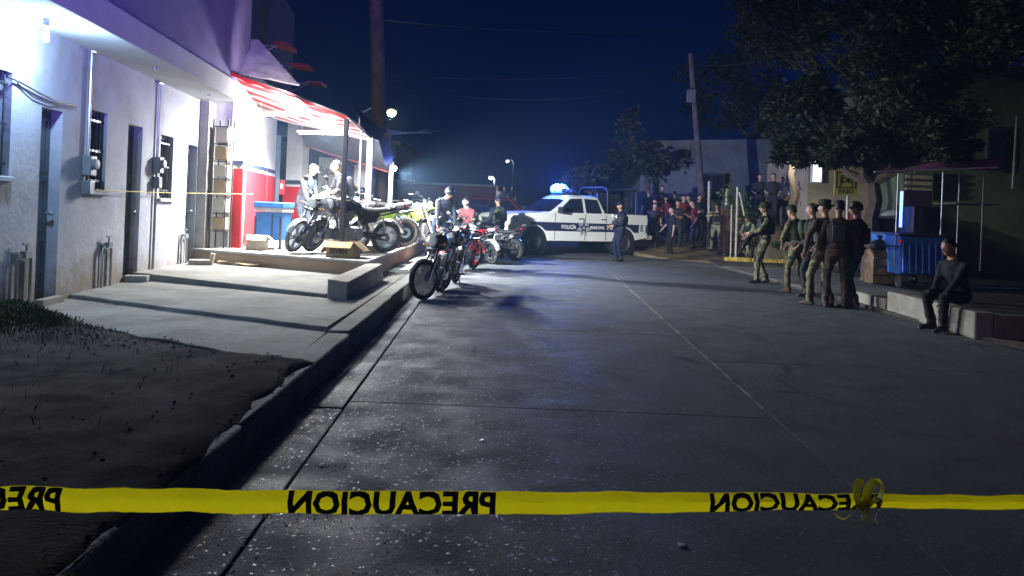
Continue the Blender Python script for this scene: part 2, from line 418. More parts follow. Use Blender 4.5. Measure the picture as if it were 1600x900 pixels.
# bare soil in front, humped, lapping over the kerb stones in places
def soil_h(x, y):
    n = noise.noise(Vector((x * .9, y * .9, 3.1))) * 0.03 + noise.noise(Vector((x * 4, y * 4, 0))) * 0.012
    return 0.145 + n + 0.09 * max(0, (-3.6 - x)) * 0.8
rows = []
for i in range(230):
    y = -8 + i * 0.0705
    row = []
    for j in range(40):
        t = j / 39
        bare = math.exp(-((y - 5.3) / .26) ** 2) + .9 * math.exp(-((y - 4.55) / .22) ** 2)          # two bare stretches of kerb top
        x0, x1 = fx(y) - 0.05, KX(y) - .012 - .07 * min(1, bare) + .012 * noise.noise(Vector((0, y * 5, 7)))
        x = x0 + (x1 - x0) * t
        # end at the ragged concrete edge
        lim = np.interp(x, [p[0] for p in L0], [p[1] for p in L0]) + 0.03 + .035 * noise.noise(Vector((x * 3, 0, 2))) + .012 * noise.noise(Vector((x * 17, 3, 2)))
        yy = min(y, lim)
        z = soil_h(x, yy) + (.055 + .012 * noise.noise(Vector((x * 6, yy * 6, 1)))) * max(0, min(1, (t - 0.72) / 0.2)) - .03 * max(0, (t - .97) / .03)
        if yy == lim: z = min(z, 0.14)
        row.append((x, yy, z))
    rows.append(row)
cl_ = MB(); rc_ = random.Random(77)                              # clods and stones, thickest where the soil frays onto the concrete
for i in range(420):
    x = rc_.uniform(-4.9, -1.5); lim = np.interp(x, [p[0] for p in L0], [p[1] for p in L0])
    yv = lim + .03 - abs(rc_.gauss(0, .35)) + (rc_.uniform(0, .35) if rc_.random() < .15 else 0)
    if rc_.random() < .4: x, yv = KX(3) - .05 - abs(rc_.gauss(0, .35)), rc_.uniform(1.5, 5.6)
    r_ = rc_.uniform(.004, .014) * (1.6 if rc_.random() < .06 else 1); z = .165 if yv > lim + .03 else soil_h(x, yv) + (.045 if x > -2.0 else 0)
    cl_.ell((x, yv, z + r_ * .2), (r_, r_ * rc_.uniform(.6, 1), r_ * .7), 5, 3, rot=(0, 0, rc_.uniform(0, 3)))
tag(cl_.build('clods', mat('clod_earth', (.13, .115, .095), rough=1, spec=.0, scale=30, col2=(.05, .045, .04)), smooth=60), 'earth clods and small stones strewn over the soil edge', 'clods', kind='stuff')
tag(MB().sheet(rows, -0.02, nrm=(0, 0, 1)).build('soil_strip', M_SOIL, smooth=80), kind='structure')
rg = random.Random(9); gb = MB()
for i in range(5200):
    t = abs(rg.gauss(0, 0.42))
    x = -5.0 + t * 1.6 + rg.uniform(-.1, .1); lim = np.interp(x, [p[0] for p in L0], [p[1] for p in L0])
    yv = lim - abs(rg.gauss(0.0, 0.55)) + rg.uniform(-.05, .04)
    if t > 1.0 or rg.random() < 0.02: x, yv = rg.uniform(-4.6, -1.9), rg.uniform(4.0, 6.6)
    lim = np.interp(x, [p[0] for p in L0], [p[1] for p in L0])
    if yv > lim + 0.05 or x > -1.7: continue
    z = soil_h(x, yv); h = rg.uniform(.015, .06) * (1.2 if t < .6 else .7); q = rg.uniform(0, 6.28); w = .0022; ln = rg.uniform(.2, .8) * h
    c, s_ = math.cos(q), math.sin(q)
    gb.add([(x - s_ * w, yv + c * w, z - .02), (x + s_ * w, yv - c * w, z - .02), (x + c * ln * .4, yv + s_ * ln * .4, z + h * .7), (x + c * ln, yv + s_ * ln, z + h)], [(0, 1, 2), (0, 2, 3)])
tag(gb.build('grass', M_GRASS, smooth=None), 'short green grass on the dark soil along the wall', 'grass', kind='stuff')
# grit and pebbles washed over the gutter
pb = MB(); rp_ = random.Random(12)
for i in range(1500):
    yv = 1.8 + 9 * rp_.random() ** 1.6
    x = GX(yv) + rp_.gauss(0.25, 0.55)
    if x < KX(yv) + .02: continue
    r_ = rp_.uniform(.0015, .005); z = -0.012 if x < GX(yv) else 0.0
    pb.box((x, yv, z + r_ * .3), (r_ * 2, r_ * 1.5, r_), (rp_.uniform(-.4, .4), rp_.uniform(-.4, .4), rp_.uniform(0, 3)), taper=.6)
tag(pb.build('gravel', mat('grit', (0.34, 0.33, 0.31), rough=0.6, var=.4, scale=30), smooth=None), 'fine pale grit scattered over the gutter and road', 'gravel', kind='stuff')

# right pavement
rp = MB().prism([(6.0, 9.55), (6.0, 22.0), (6.6, 25.2), (8.0, 25.6), (13, 25.4), (40, 24), (40, -8), (10.5, -8), (7.2, 8.0)], -0.12, 0.045, 'Z').build('right_pavement', M_SOIL); tag(rp, kind='structure')
for pl in ([(6.02, 13.6), (8.4, 13.6), (8.4, 17.5), (6.02, 17.5)], [(6.02, 17.53), (8.8, 17.53), (8.8, 21.4), (6.02, 21.4)]):
    slab(pl, 0.0, 0.06, 'slab', M_PAVE, rp, 0.02)
# raised bank at the back right, where the onlookers stand
def bank_z(x, y):
    a = min(1, max(0, (y - 24.6) / 1.2)) * 0.12
    a += 0.62 * min(1, max(0, (y - 26.5) / 4.0)) * min(1, max(0, (x - 3.6) / 1.5))
    a += 0.75 * min(1, max(0, (x - 9.0) / 2.5)) * min(1, max(0, (y - 22.5) / 2.5))
    return a + 0.03 * noise.noise(Vector((x * .8, y * .8, 2)))
rows = []
for i in range(32):
    yv = 24.2 + i * 0.42
    rows.append([(4.3 + 0.55 * j + max(0, (25.6 - yv)) * .9 * max(0, 1 - j / 10), yv, bank_z(4.3 + 0.55 * j, yv) if yv > 24.3 else 0.02) for j in range(28)])
tag(MB().sheet(rows, -0.3, nrm=(0, 0, 1)).build('bank', M_DUST, smooth=80), kind='structure')
M_YK = mat('yellow_kerb_paint', (0.62, 0.43, 0.06), rough=0.8, var=.25, scale=7, stain=((0.2, 0.17, 0.12), 6, .8))
yk = MB().prism([(6.9, 24.2), (11.2, 24.4), (11.2, 24.6), (6.9, 24.4)], -0.05, 0.05, 'Z').build('yellow_kerb', M_JOINT); tag(yk, kind='structure')
x = 6.9
while x < 11.0:
    ln = 0.85
    yy = 24.2 + (x - 6.9) * .045
    slab([(x + .008, yy), (x + ln - .008, yy + .035), (x + ln - .008, yy + .26), (x + .008, yy + .225)], -0.05, 0.17 + random.uniform(-.01, .01), 'kerb_stone', M_YK, yk, .025); x += ln
# ================================================================== LEFT: THE ROW HOUSE
M_WALL = mat('wall_plaster', (0.37, 0.38, 0.43), rough=0.9, scale=1.1, col2=(0.27, 0.28, 0.335), bump=0.35, bscale=14, stain=((0.24, 0.20, 0.17), 1.3, 0.6))
def damp(m):
    # splashed earth and damp at the foot of the wall, in ragged patches
    N = m.node_tree.nodes; L = m.node_tree.links; p = N['Principled BSDF']; base = p.inputs['Base Color'].links[0].from_socket
    ge = N.new('ShaderNodeNewGeometry'); sx = N.new('ShaderNodeSeparateXYZ'); L.new(ge.outputs['Position'], sx.inputs[0])
    nz = N.new('ShaderNodeTexNoise'); nz.inputs['Scale'].default_value = 2.6; nz.inputs['Detail'].default_value = 8; nz.inputs['Roughness'].default_value = .7; L.new(ge.outputs['Position'], nz.inputs['Vector'])
    ad = N.new('ShaderNodeMath'); ad.operation = 'MULTIPLY_ADD'; ad.inputs[1].default_value = 1.9; L.new(nz.outputs['Fac'], ad.inputs[0]); 
    ng = N.new('ShaderNodeMath'); ng.operation = 'MULTIPLY'; ng.inputs[1].default_value = -1.15; L.new(sx.outputs['Z'], ng.inputs[0]); L.new(ng.outputs[0], ad.inputs[2])
    mr = N.new('ShaderNodeMapRange'); mr.inputs['From Min'].default_value = .15; mr.inputs['From Max'].default_value = .75; mr.inputs['To Max'].default_value = .8; L.new(ad.outputs[0], mr.inputs['Value'])
    mx = N.new('ShaderNodeMix'); mx.data_type = 'RGBA'; mx.inputs['B'].default_value = (.17, .125, .085, 1); L.new(mr.outputs['Result'], mx.inputs['Factor']); L.new(base, mx.inputs['A']); L.new(mx.outputs['Result'], p.inputs['Base Color'])
damp(M_WALL)
M_UPPER = mat('upper_plaster', (0.20, 0.17, 0.31), rough=0.9, scale=1.6, col2=(0.14, 0.115, 0.23), bump=0.3, bscale=10)  # violet of the beacon light put into the plaster colour
M_SOFFIT = mat('soffit_plaster', (0.52, 0.52, 0.52), rough=0.9, scale=1.0, col2=(0.42, 0.42, 0.43), bump=0.2, bscale=10)
M_DOOR = mat('door_steel_paint', (0.07, 0.09, 0.12), rough=0.35, scale=2, var=.3, spec=.6)
M_BAR = mat('window_bar_paint', (0.03, 0.03, 0.035), rough=0.45)
M_GLASS = mat('dark_window_glass', (0.02, 0.03, 0.05), rough=0.12, spec=.8)
M_PIPE = mat('conduit_galvanised', (0.38, 0.39, 0.40), rough=0.4, metal=.8)
M_PLASTIC = mat('meter_plastic', (0.16, 0.17, 0.19), rough=0.5)
M_CABLE = mat('cable_rubber', (0.02, 0.02, 0.022), rough=0.6)
house = thing('row_house', 'long grey plastered single-storey row house with deep flat eave and dark doors', 'house', (fx(9), 9, 0.2))
HO = Vector((fx(9), 9, 0.2))
def hp(y, z, off=0.0): return Vector((fx(y) + off, y, z)) - HO       # a point on the house front
Y0, Y1, ZT = 2.5, 13.72, 3.11
doors = [(8.02, 8.47, 0.2, 2.29), (10.27, 10.77, 0.2, 2.36), (12.74, 13.25, 0.2, 2.29)]
wins = [(6.35, 7.45, 1.53, 2.55), (9.14, 9.61, 1.43, 2.41), (11.49, 12.04, 1.36, 2.33)]
ops = doors + wins + [(4.2, 5.1, 0.2, 2.3)]
cy = sorted(set([Y0, Y1] + [o_[0] for o_ in ops] + [o_[1] for o_ in ops])); cz = sorted(set([0.0, ZT] + [o_[2] for o_ in ops] + [o_[3] for o_ in ops]))
w = MB(); DEP = 0.17
for a, b in zip(cy[:-1], cy[1:]):
    for c, d in zip(cz[:-1], cz[1:]):
        my, mz = (a + b) / 2, (c + d) / 2
        if any(o_[0] < my < o_[1] and o_[2] < mz < o_[3] for o_ in ops): continue
        w.quad(hp(a, c), hp(b, c), hp(b, d), hp(a, d))
for (a, b, c, d) in ops:
    for (p, q) in (((a, c), (a, d)), ((a, d), (b, d)), ((b, d), (b, c)), ((b, c), (a, c))):
        w.quad(hp(*p), hp(*q), hp(q[0], q[1], -DEP), hp(p[0], p[1], -DEP))
w.quad(hp(Y1, 0), hp(Y1, 0, -4), hp(Y1, ZT, -4), hp(Y1, ZT))
wo_ = w.build('wall', M_WALL, house, smooth=None)
for (a, b, c, d) in doors + [(4.2, 5.1, 0.2, 2.3)]:
    db = MB()
    yy = (a + b) / 2
    db.add([hp(a, c, -.13), hp(b, c, -.13), hp(b, d, -.13), hp(a, d, -.13), hp(a, c, -.165), hp(b, c, -.165), hp(b, d, -.165), hp(a, d, -.165)], [(0, 1, 2, 3), (7, 6, 5, 4), (0, 4, 5, 1), (1, 5, 6, 2), (2, 6, 7, 3), (3, 7, 4, 0)])
    for k in range(3):                                             # raised frame and panels on the leaf
        z0 = c + .08 + k * (d - c - .1) / 3; z1 = z0 + (d - c - .1) / 3 - .07
        for (ya, yb, za, zb) in ((a + .06, b - .06, z0, z0 + .03), (a + .06, b - .06, z1 - .03, z1), (a + .06, a + .09, z0 + .03, z1 - .03), (b - .09, b - .06, z0 + .03, z1 - .03)):
            db.add([hp(ya, za, -.118), hp(yb, za, -.118), hp(yb, zb, -.118), hp(ya, zb, -.118), hp(ya, za, -.13), hp(yb, za, -.13), hp(yb, zb, -.13), hp(ya, zb, -.13)], [(0, 1, 2, 3), (0, 4, 5, 1), (1, 5, 6, 2), (2, 6, 7, 3), (3, 7, 4, 0)])
    do = db.build('door', M_DOOR, house, smooth=None)
    hb = MB().cyl(hp(b - .07, 1.15, -.12), hp(b - .07, 1.15, -.06), .012, 8).ell(hp(b - .07, 1.15, -.05), (.025, .025, .025), 10, 6)
    hb.build('handle', M_PIPE, do)
    th = MB(); th.add([hp(a, .2 - .2), hp(b, 0), hp(b, .235), hp(a, .235), hp(a, 0, .1), hp(b, 0, .1), hp(b, .235, .1), hp(a, .235, .1)], [(4, 5, 6, 7), (3, 2, 6, 7), (0, 4, 7, 3), (1, 5, 6, 2)])
    th.build('threshold', M_CONC, house, smooth=None)
for (a, b, c, d) in wins:
    wb = MB(); t = .045
    for (ya, yb, za, zb) in ((a, b, c, c + t), (a, b, d - t, d), (a, a + t, c + t, d - t), (b - t, b, c + t, d - t), ((a + b) / 2 - .02, (a + b) / 2 + .02, c + t, d - t)):
        wb.add([hp(ya, za, -.11), hp(yb, za, -.11), hp(yb, zb, -.11), hp(ya, zb, -.11), hp(ya, za, -.165), hp(yb, za, -.165), hp(yb, zb, -.165), hp(ya, zb, -.165)], [(0, 1, 2, 3), (0, 4, 5, 1), (1, 5, 6, 2), (2, 6, 7, 3), (3, 7, 4, 0)])
    wi = wb.build('window', M_PIPE, house, smooth=None)
    for (ya, yb) in ((a + t, (a + b) / 2 - .02), ((a + b) / 2 + .02, b - t)):
        MB().add([hp(ya, c + t, -.14), hp(yb, c + t, -.14), hp(yb, d - t, -.14), hp(ya, d - t, -.14), hp(ya, c + t, -.15), hp(yb, c + t, -.15), hp(yb, d - t, -.15), hp(ya, d - t, -.15)], [(0, 1, 2, 3), (7, 6, 5, 4)]).build('pane', M_GLASS, wi, smooth=None)
    n = 5 if b - a < .8 else 8
    for k in range(n):
        yy = a + (b - a) * (k + .5) / n
        MB().cyl(hp(yy, c, -.04), hp(yy, d, -.04), .009, 6).build('bar', M_BAR, wi)
    for zz in (c + .12, (c + d) / 2, d - .12):
        MB().box(hp((a + b) / 2, zz, -.04), (.006, b - a, .03), (0, 0, math.atan(-FACS))).build('cross_bar', M_BAR, wi, smooth=None)
    sl = MB(); sl.add([hp(a - .05, c - .05), hp(b + .05, c - .05), hp(b + .05, c - .003), hp(a - .05, c - .003), hp(a - .05, c - .05, .05), hp(b + .05, c - .05, .05), hp(b + .05, c - .012, .05), hp(a - .05, c - .012, .05)], [(4, 5, 6, 7), (3, 7, 6, 2), (0, 1, 5, 4), (0, 4, 7, 3), (1, 2, 6, 5)])
    sl.build('sill', M_WALL, wi, smooth=None)
# eave slab
e = MB(); OV = 0.79
ev = lambda y, z, o_: hp(y, z, o_)
E0, E1 = 2.5, 13.0
e.add([ev(E0, 3.06, OV), ev(E1, 3.06, OV), ev(E1, 3.115, -.1), ev(E0, 3.115, -.1), ev(E0, 3.37, OV), ev(E1, 3.37, OV), ev(E1, 3.39, -.1), ev(E0, 3.39, -.1)], [(0, 1, 2, 3), (4, 7, 6, 5), (0, 4, 5, 1), (1, 5, 6, 2), (3, 2, 6, 7), (0, 3, 7, 4)])
e.build('eave_slab', M_SOFFIT, house, smooth=None, bevel=.012)
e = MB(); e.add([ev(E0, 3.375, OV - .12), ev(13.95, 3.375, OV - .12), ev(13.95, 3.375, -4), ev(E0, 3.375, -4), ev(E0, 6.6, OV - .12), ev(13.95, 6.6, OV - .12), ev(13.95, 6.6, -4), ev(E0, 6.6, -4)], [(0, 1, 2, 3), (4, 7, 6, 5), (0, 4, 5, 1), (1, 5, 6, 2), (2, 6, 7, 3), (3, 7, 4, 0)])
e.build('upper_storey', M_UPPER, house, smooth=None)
cp = MB(); cp.add([hp(13.3, 0.0, .16), hp(13.72, 0.0, .16), hp(13.72, 0, -.1), hp(13.3, 0, -.1), hp(13.3, 3.1, .16), hp(13.72, 3.1, .16), hp(13.72, 3.1, -.1), hp(13.3, 3.1, -.1)], [(0, 1, 5, 4), (1, 2, 6, 5), (3, 0, 4, 7)])
cp.build('corner_pillar', mat('pillar_render', (0.40, 0.38, 0.35), rough=.95, scale=2, col2=(.29, .27, .25), bump=.5, bscale=12, stain=((.25, .2, .15), 3, .6)), house, smooth=None)
# conduits with meter boxes
for (y, z0, z1, bz_) in ((9.05, 1.5, 3.12, 1.72), (11.28, 0.28, 3.1, 1.85)):
    MB().tube([hp(y, z0, .03), hp(y, z1, .03)], .019, 8).tube([hp(y - .07, z1 - .02, .03), hp(y + .07, z1 - .02, .03)], .024, 8).build('conduit', M_PIPE, house)
    bx_ = MB().box(hp(y - .02, bz_, .06), (.11, .17, .24), (0, 0, -FACS)).box(hp(y - .02, bz_ - .26, .055), (.10, .14, .17), (0, 0, -FACS)).lathe([(.0, 0), (.065, 0), (.065, .05), (.0, .055)], hp(y - .02, bz_ + .02, .11), 14, axis='X')
    bx_.build('meter_box', M_PLASTIC, house, bevel=.012)
for y in (9.95, 12.3): MB().tube([hp(y, 3.095, .45), hp(y, 3.05, .45)], .03, 10).build('ceiling_socket', M_PIPE, house)
# water pipes with taps low on the wall
for y in (7.72, 9.66, 12.62):
    r_ = .24
    MB().tube([hp(y - .13, .16, .04), hp(y - .13, .68, .04), hp(y - .1, .72, .05), hp(y + .1, .72, .05), hp(y + .13, .68, .04), hp(y + .13, .16, .04)], .016, 8).box(hp(y, .74, .06), (.06, .1, .07)).cyl(hp(y, .77, .06), hp(y, .84, .06), .012, 6).box(hp(y, .85, .06), (.02, .1, .02)).build('water_pipe', M_PIPE, house)
for y in (7.72, 9.7, 12.62):
    MB().box(hp(y, .46, .004), (.012, .34, .62), (0, 0, -FACS)).build('patch', mat('cement_patch', (.25, .245, .235), rough=.95, scale=5, var=.2), house, smooth=None)
cbl = [hp(7.3, 2.49, .03), hp(7.55, 2.47, .03), hp(7.9, 2.42, .03), hp(8.3, 2.38, .025), hp(8.55, 2.385, .02), hp(8.72, 2.40, .012)]
MB().tube(cbl, .011, 6).tube([hp(7.5, 2.46, .02), hp(7.8, 2.36, .02), hp(8.1, 2.335, .02), hp(8.35, 2.36, .02)], .007, 5).build('cable', M_CABLE, house)
# bulb under the eave
M_BULB = mat('lit_bulb', (1, 1, 1), emit=(0.86, 0.93, 1.0), estr=60)
bl = thing('eave_bulb', 'glowing white spiral bulb under the eave of the grey row house', 'bulb', onfac(72, 42, .34))
sp = [(.022 * math.cos(q), .022 * math.sin(q), -.02 - .0058 * q) for q in [i * .5 for i in range(40)]]
MB().tube(sp, .008, 6).ell((0, 0, -.08), (.03, .03, .07), 12, 8).build('tube', M_BULB, bl)
MB().lathe([(.02, 0), (.03, .01), (.03, .06), (.045, .1), (.045, .13)], (0, 0, 0), 14).build('socket', M_PLASTIC, bl)
BULB = Vector(bl.location)
lamp('eave_bulb_light', BULB + Vector((.0, 0, -.16)), 175, (0.44, 0.68, 1.0), .05).parent = None

# yellow string from the window to the shop
pts = [onfac(150, 296, .05), onfac(166, 298, .06), onfac(250, 301, .07), onfac(305, 302, .2), at(352, 303, 13.2), at(395, 303, 14.0)]
tag(MB().tube(pts, .006, 5).build('string_line', mat('yellow_string', (.5, .4, .1), rough=.7)), 'thin yellow string stretched along the house front at chest height', 'string')

# loose bits on the paving by the third door
st = MB().box((0, 0, .045), (.3, .17, .09), (0, 0, .2)).build('concrete_block', M_CONC, bevel=.015); st.location = (-5.12, 10.38, .2); tag(st, 'small concrete block beside the second dark door', 'block')
st = MB().box((0, 0, .05), (.34, .2, .1)).build('concrete_block', M_CONC, bevel=.02); st.location = (-5.15, 12.55, .265); st.rotation_euler = (0, 0, .5); tag(st, 'pale concrete block by the third door next to the platform', 'block')
pl = MB(); pl.sheet([[(i * .11, -.04 + .01 * math.sin(i), .03 + .02 * math.sin(i * .9)), (i * .11, .05 + .012 * math.cos(i * 1.3), .04 + .015 * math.cos(i))] for i in range(13)], .015)
po = pl.build('driftwood_board', mat('old_board', (.32, .24, .15), rough=.9, var=.3), smooth=40); po.location = (-4.95, 12.8, .27); po.rotation_euler = (0, 0, -.15); tag(po, 'warped weathered board lying against the platform front', 'board')
st = MB().box((0, 0, .1), (.07, .05, .2), (0, .2, 0)).build('wood_offcut', mat('pale_wood', (.5, .4, .28), rough=.8)); st.location = (-4.98, 12.62, .27); tag(st, 'short pale wood offcut standing at the platform corner', 'wood')

# ================================================================== THE SHOP
M_WHITE = mat('shop_white_paint', (0.72, 0.72, 0.70), rough=.7, var=.06)
M_RED = mat('shop_red_paint', (0.55, 0.02, 0.025), rough=.45, var=.12, scale=2)
M_NAVY = mat('shop_navy_line', (0.03, 0.045, 0.12), rough=.6)
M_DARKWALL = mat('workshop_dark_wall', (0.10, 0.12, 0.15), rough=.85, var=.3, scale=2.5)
PZ = 0.50                                                          # platform level
plat = MB()
pp = [(-5.75, 13.35), (-2.26, 11.95), (-2.30, 18.4), (-2.35, 23.5), (-9, 23.5), (-9, 13.35)]
plat.prism(pp, 0.0, PZ - .05, 'Z')
po = plat.build('platform', mat('platform_render', (.36, .27, .19), rough=.95, scale=1.5, col2=(.26, .19, .13), bump=.5, bscale=10, stain=((.18, .12, .08), 1.5, .7)), smooth=None, bevel=.02); tag(po, kind='structure')
top = MB().prism([(-5.77, 13.33), (-2.235, 11.92), (-2.27, 18.4), (-2.32, 23.5), (-9, 23.5), (-9, 13.33)], PZ - .05, PZ, 'Z').build('slab', mat('platform_top', (.42, .40, .36), rough=.8, scale=2, bump=.3, bscale=18, stain=((.25, .22, .18), 2, .6)), po, smooth=None, bevel=.012)
wedge = MB().add([(-2.27, 9.45, .19), (-2.0, 9.38, .19), (-2.0, 12.0, .19), (-2.27, 12.0, .19), (-2.27, 9.45, .44), (-2.0, 9.38, .42), (-2.02, 12.0, .46), (-2.27, 12.0, .46)], [(0, 3, 2, 1), (4, 5, 6, 7), (0, 1, 5, 4), (1, 2, 6, 5), (2, 3, 7, 6), (3, 0, 4, 7)]).build('kerb_wall', M_CONC, smooth=None, bevel=.015)
tag(wedge, 'low raw concrete wall running out from the platform along the pavement', 'wall')
lw = MB().prism([(-2.9, 14.2), (-2.38, 14.2), (-2.42, 17.6), (-2.9, 17.6)], PZ, PZ + .12, 'Z').build('low_wall', mat('cream_render', (.5, .44, .32), rough=.9, var=.2), smooth=None, bevel=.015); tag(lw, 'low cream rendered ledge at the platform edge under the white posts', 'wall')

shop = thing('workshop_building', 'brightly lit motorcycle workshop with white walls over red base', 'building', (-5, 14, PZ))
SO = Vector(shop.location)
W1, W2, W3 = (-4.96, 13.8), (-5.68, 18.0), (-5.62, 18.9)
wl = MB()
def wallseg(mb, p, q, z0, z1, th=.15, m=0, side=1):
    p, q = Vector((p[0], p[1], 0)), Vector((q[0], q[1], 0)); d = (q - p).normalized(); n_ = Vector((-d.y, d.x, 0)) * th * side
    P = [p, q, q + n_, p + n_]
    mb.add([v + Vector((0, 0, z0)) - SO for v in P] + [v + Vector((0, 0, z1)) - SO for v in P], [(0, 1, 2, 3), (4, 7, 6, 5), (0, 4, 5, 1), (1, 5, 6, 2), (2, 6, 7, 3), (3, 7, 4, 0)], m)
wallseg(wl, (-4.96, 13.8), W2, PZ, 3.9, .2)
wallseg(wl, (-7.5, 13.8), (-4.96, 13.8), PZ, 3.9, .2)
wallseg(wl, (-5.78, 19.2), (-5.35, 19.05), PZ, 3.7, .3)
wl.build('wall', M_WHITE, shop, smooth=None)
rd = MB()
wallseg(rd, (-4.935, 13.775), (W2[0] + .02, W2[1]), PZ + .002, 1.95, .02)
wallseg(rd, (-5.14, 13.775), (-4.94, 13.775), PZ + .002, 1.95, .02)
wallseg(rd, (-5.79, 19.02), (-5.34, 18.87), PZ + .002, 1.76, .1)
rd.build('red_base', M_RED, shop, smooth=None)
nv = MB()
wallseg(nv, (-4.93, 13.77), (W2[0] + .02, W2[1]), 2.03, 2.10, .02)
wallseg(nv, (-5.14, 13.77), (-4.935, 13.77), 2.03, 2.10, .02)
wallseg(nv, (-5.79, 19.01), (-5.33, 18.86), 1.86, 1.92, .1)
nv.build('navy_line', M_NAVY, shop, smooth=None)
dk = MB()
wallseg(dk, (-6.3, 18.05), (-5.75, 18.6), PZ, 3.0, .1)
dk.build('doorway_screen', mat('doorway_blue', (.18, .24, .33), rough=.7), shop, smooth=None)
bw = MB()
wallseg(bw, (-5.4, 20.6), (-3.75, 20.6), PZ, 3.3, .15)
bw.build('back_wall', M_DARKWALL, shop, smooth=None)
up = MB()
wallseg(up, (-5.75, 14.05), (-7.0, 23.5), 3.9, 7.2, 3)
up.build('upper_storey', mat('dark_upper', (.05, .06, .09), rough=.9), shop, smooth=None)
# three red ledges on the dark upper storey
for k, (a_, b_, yv) in enumerate((((427, 67), (450, 70), 16.4), ((453, 100), (481, 103), 19.4), ((478, 128), (502, 130), 22.6))):
    p, q = at(*a_, yv) - SO, at(*b_, yv) - SO
    MB().prism([(p.x, p.z - .03), (q.x, q.z - .03), (q.x, q.z + .05), (p.x, p.z + .05)], p.y, p.y + .7, 'Y').build('ledge', mat('ledge_red', (.26, .02, .025), rough=.5), shop, smooth=None, bevel=.01)
    MB().tube([(p.x + .05, p.y + .1, p.z - .03), (p.x - .6, p.y + .3, p.z - .3)], .02, 6).tube([(p.x, p.y + .35, p.z), (p.x - .9, p.y + .35, p.z + .02)], .03, 6).build('bracket', M_PIPE, shop)
# red and white striped awning on a frame of posts
M_ARED = thin('awning_red', (.62, .035, .04), .45); M_AWHITE = thin('awning_white', (.75, .74, .72), .45)
aw = thing('striped_awning', 'red and white striped shop awning on thin posts over the platform', 'awning', (-4, 14.2, PZ)); AO = Vector(aw.location)
def roofpt(s, t):
    """s from wall to street, t from near to far"""
    a = Vector((-4.95, 12.75, 3.58)).lerp(Vector((-2.85, 12.75, 2.88)), s); b = Vector((-5.5, 16.4, 3.2)).lerp(Vector((-2.85, 15.3, 2.70)), s)
    p = a.lerp(b, t); p.z -= .10 * math.sin(math.pi * t) * math.sin(math.pi * min(1, s * 1.05)) + .02 * math.sin(9 * s + 5 * t); return p - AO
NS = 11
for k in range(NS):
    MB().sheet([[roofpt(s, (k + tt / 3) / NS) for tt in range(4)] for s in [i / 12 for i in range(13)]], .006).build('stripe', M_AWHITE if k % 2 == 0 else M_ARED, aw, smooth=60)
val = MB().sheet([[roofpt(s, 0) + Vector((0, -.01, .0)), roofpt(s, 0) + Vector((0, -.015, -.06 - .012 * math.sin(s * 40)))] for s in [i / 30 for i in range(31)]], .006)
val.build('valance', M_ARED, aw, smooth=60)
M_PW = mat('post_white_paint', (.7, .68, .63), rough=.5); M_PD = mat('post_dark_paint', (.10, .085, .08), rough=.5)
def post(px, pt, y, zb, parent, m, r_=.035, org=AO):
    b = at(*px, y); b.z = zb; t_ = at(*pt, y)
    return MB().box(((b + t_) / 2) - org, (r_ * 2, r_ * 2, (t_ - b).length)).build('post', m, parent, smooth=None, bevel=.006)
post((534, 402), (540, 186), 12.75, PZ, aw, M_PD, .04)
post((560, 385), (563, 205), 14.1, PZ, aw, M_PW, .018)
post((572, 383), (580, 214), 14.9, PZ + .12, aw, M_PW, .055)
fr = MB().tube([roofpt(0, .0), roofpt(1, 0)], .02, 6).tube([roofpt(1, 0), roofpt(1, 1)], .02, 6).tube([roofpt(0, 1), roofpt(1, 1)], .02, 6)
for k in (1, 2): fr.tube([roofpt(0, k / 3) - Vector((0, 0, .03)), roofpt(1, k / 3) - Vector((0, 0, .03))], .015, 6)
fr.build('frame', M_PD, aw)
# grey tarpaulin canopy behind it
M_TARP = thin('tarp_grey', (.05, .058, .075), .12, .45)
tp = thing('tarpaulin_canopy', 'dark grey tarpaulin canopy with a drooping street corner tinted by blue police light behind the striped awning', 'canopy', (-3.6, 17.2, PZ)); TO = Vector(tp.location)
def tpt(px, py, y): return at(px, py, y) - TO
A_ = [tpt(466, 196, 16.6), tpt(520, 203, 16.4), tpt(575, 214, 16.2), tpt(592, 220, 16.2)]
B_ = [tpt(478, 228, 18.6), tpt(522, 242, 18.4), tpt(572, 257, 18.0), tpt(606, 268, 17.6)]
MB().sheet([[A_[i].lerp(B_[i], t) + Vector((0, 0, -.05 * math.sin(3.14 * t))) for t in (0, .33, .66, 1)] for i in range(4)], .01).build('underside', M_TARP, tp, smooth=60)
PKp = tpt(549, 157, 17.6)
C_ = [tpt(590, 196, 17.4), tpt(604, 214, 17.3), tpt(616, 244, 17.2)]
MB().sheet([[PKp, PKp + Vector((.03, .0, -.03))], [PKp.lerp(C_[0], .5) + Vector((0, 0, -.05)), A_[2]], [C_[0], A_[3]], [C_[1], A_[3].lerp(B_[3], .5)], [C_[2], B_[3]]], .01).build('corner_flap', mat('tarp_blue_lit', (.16, .19, .40), rough=.5, var=.2), tp, smooth=60)  # blue police light put into the colour of this corner
MB().tube([b + Vector((0, 0, -.01)) for b in B_], .015, 6).build('trim', mat('trim_red', (.45, .08, .08), rough=.6), tp)
b = at(606, 385, 17.4); b.z = PZ; t_ = at(613, 252, 17.4)
MB().box(((b + t_) / 2) - TO, (.09, .09, (t_ - b).length)).build('post', M_PW, tp, smooth=None, bevel=.006)
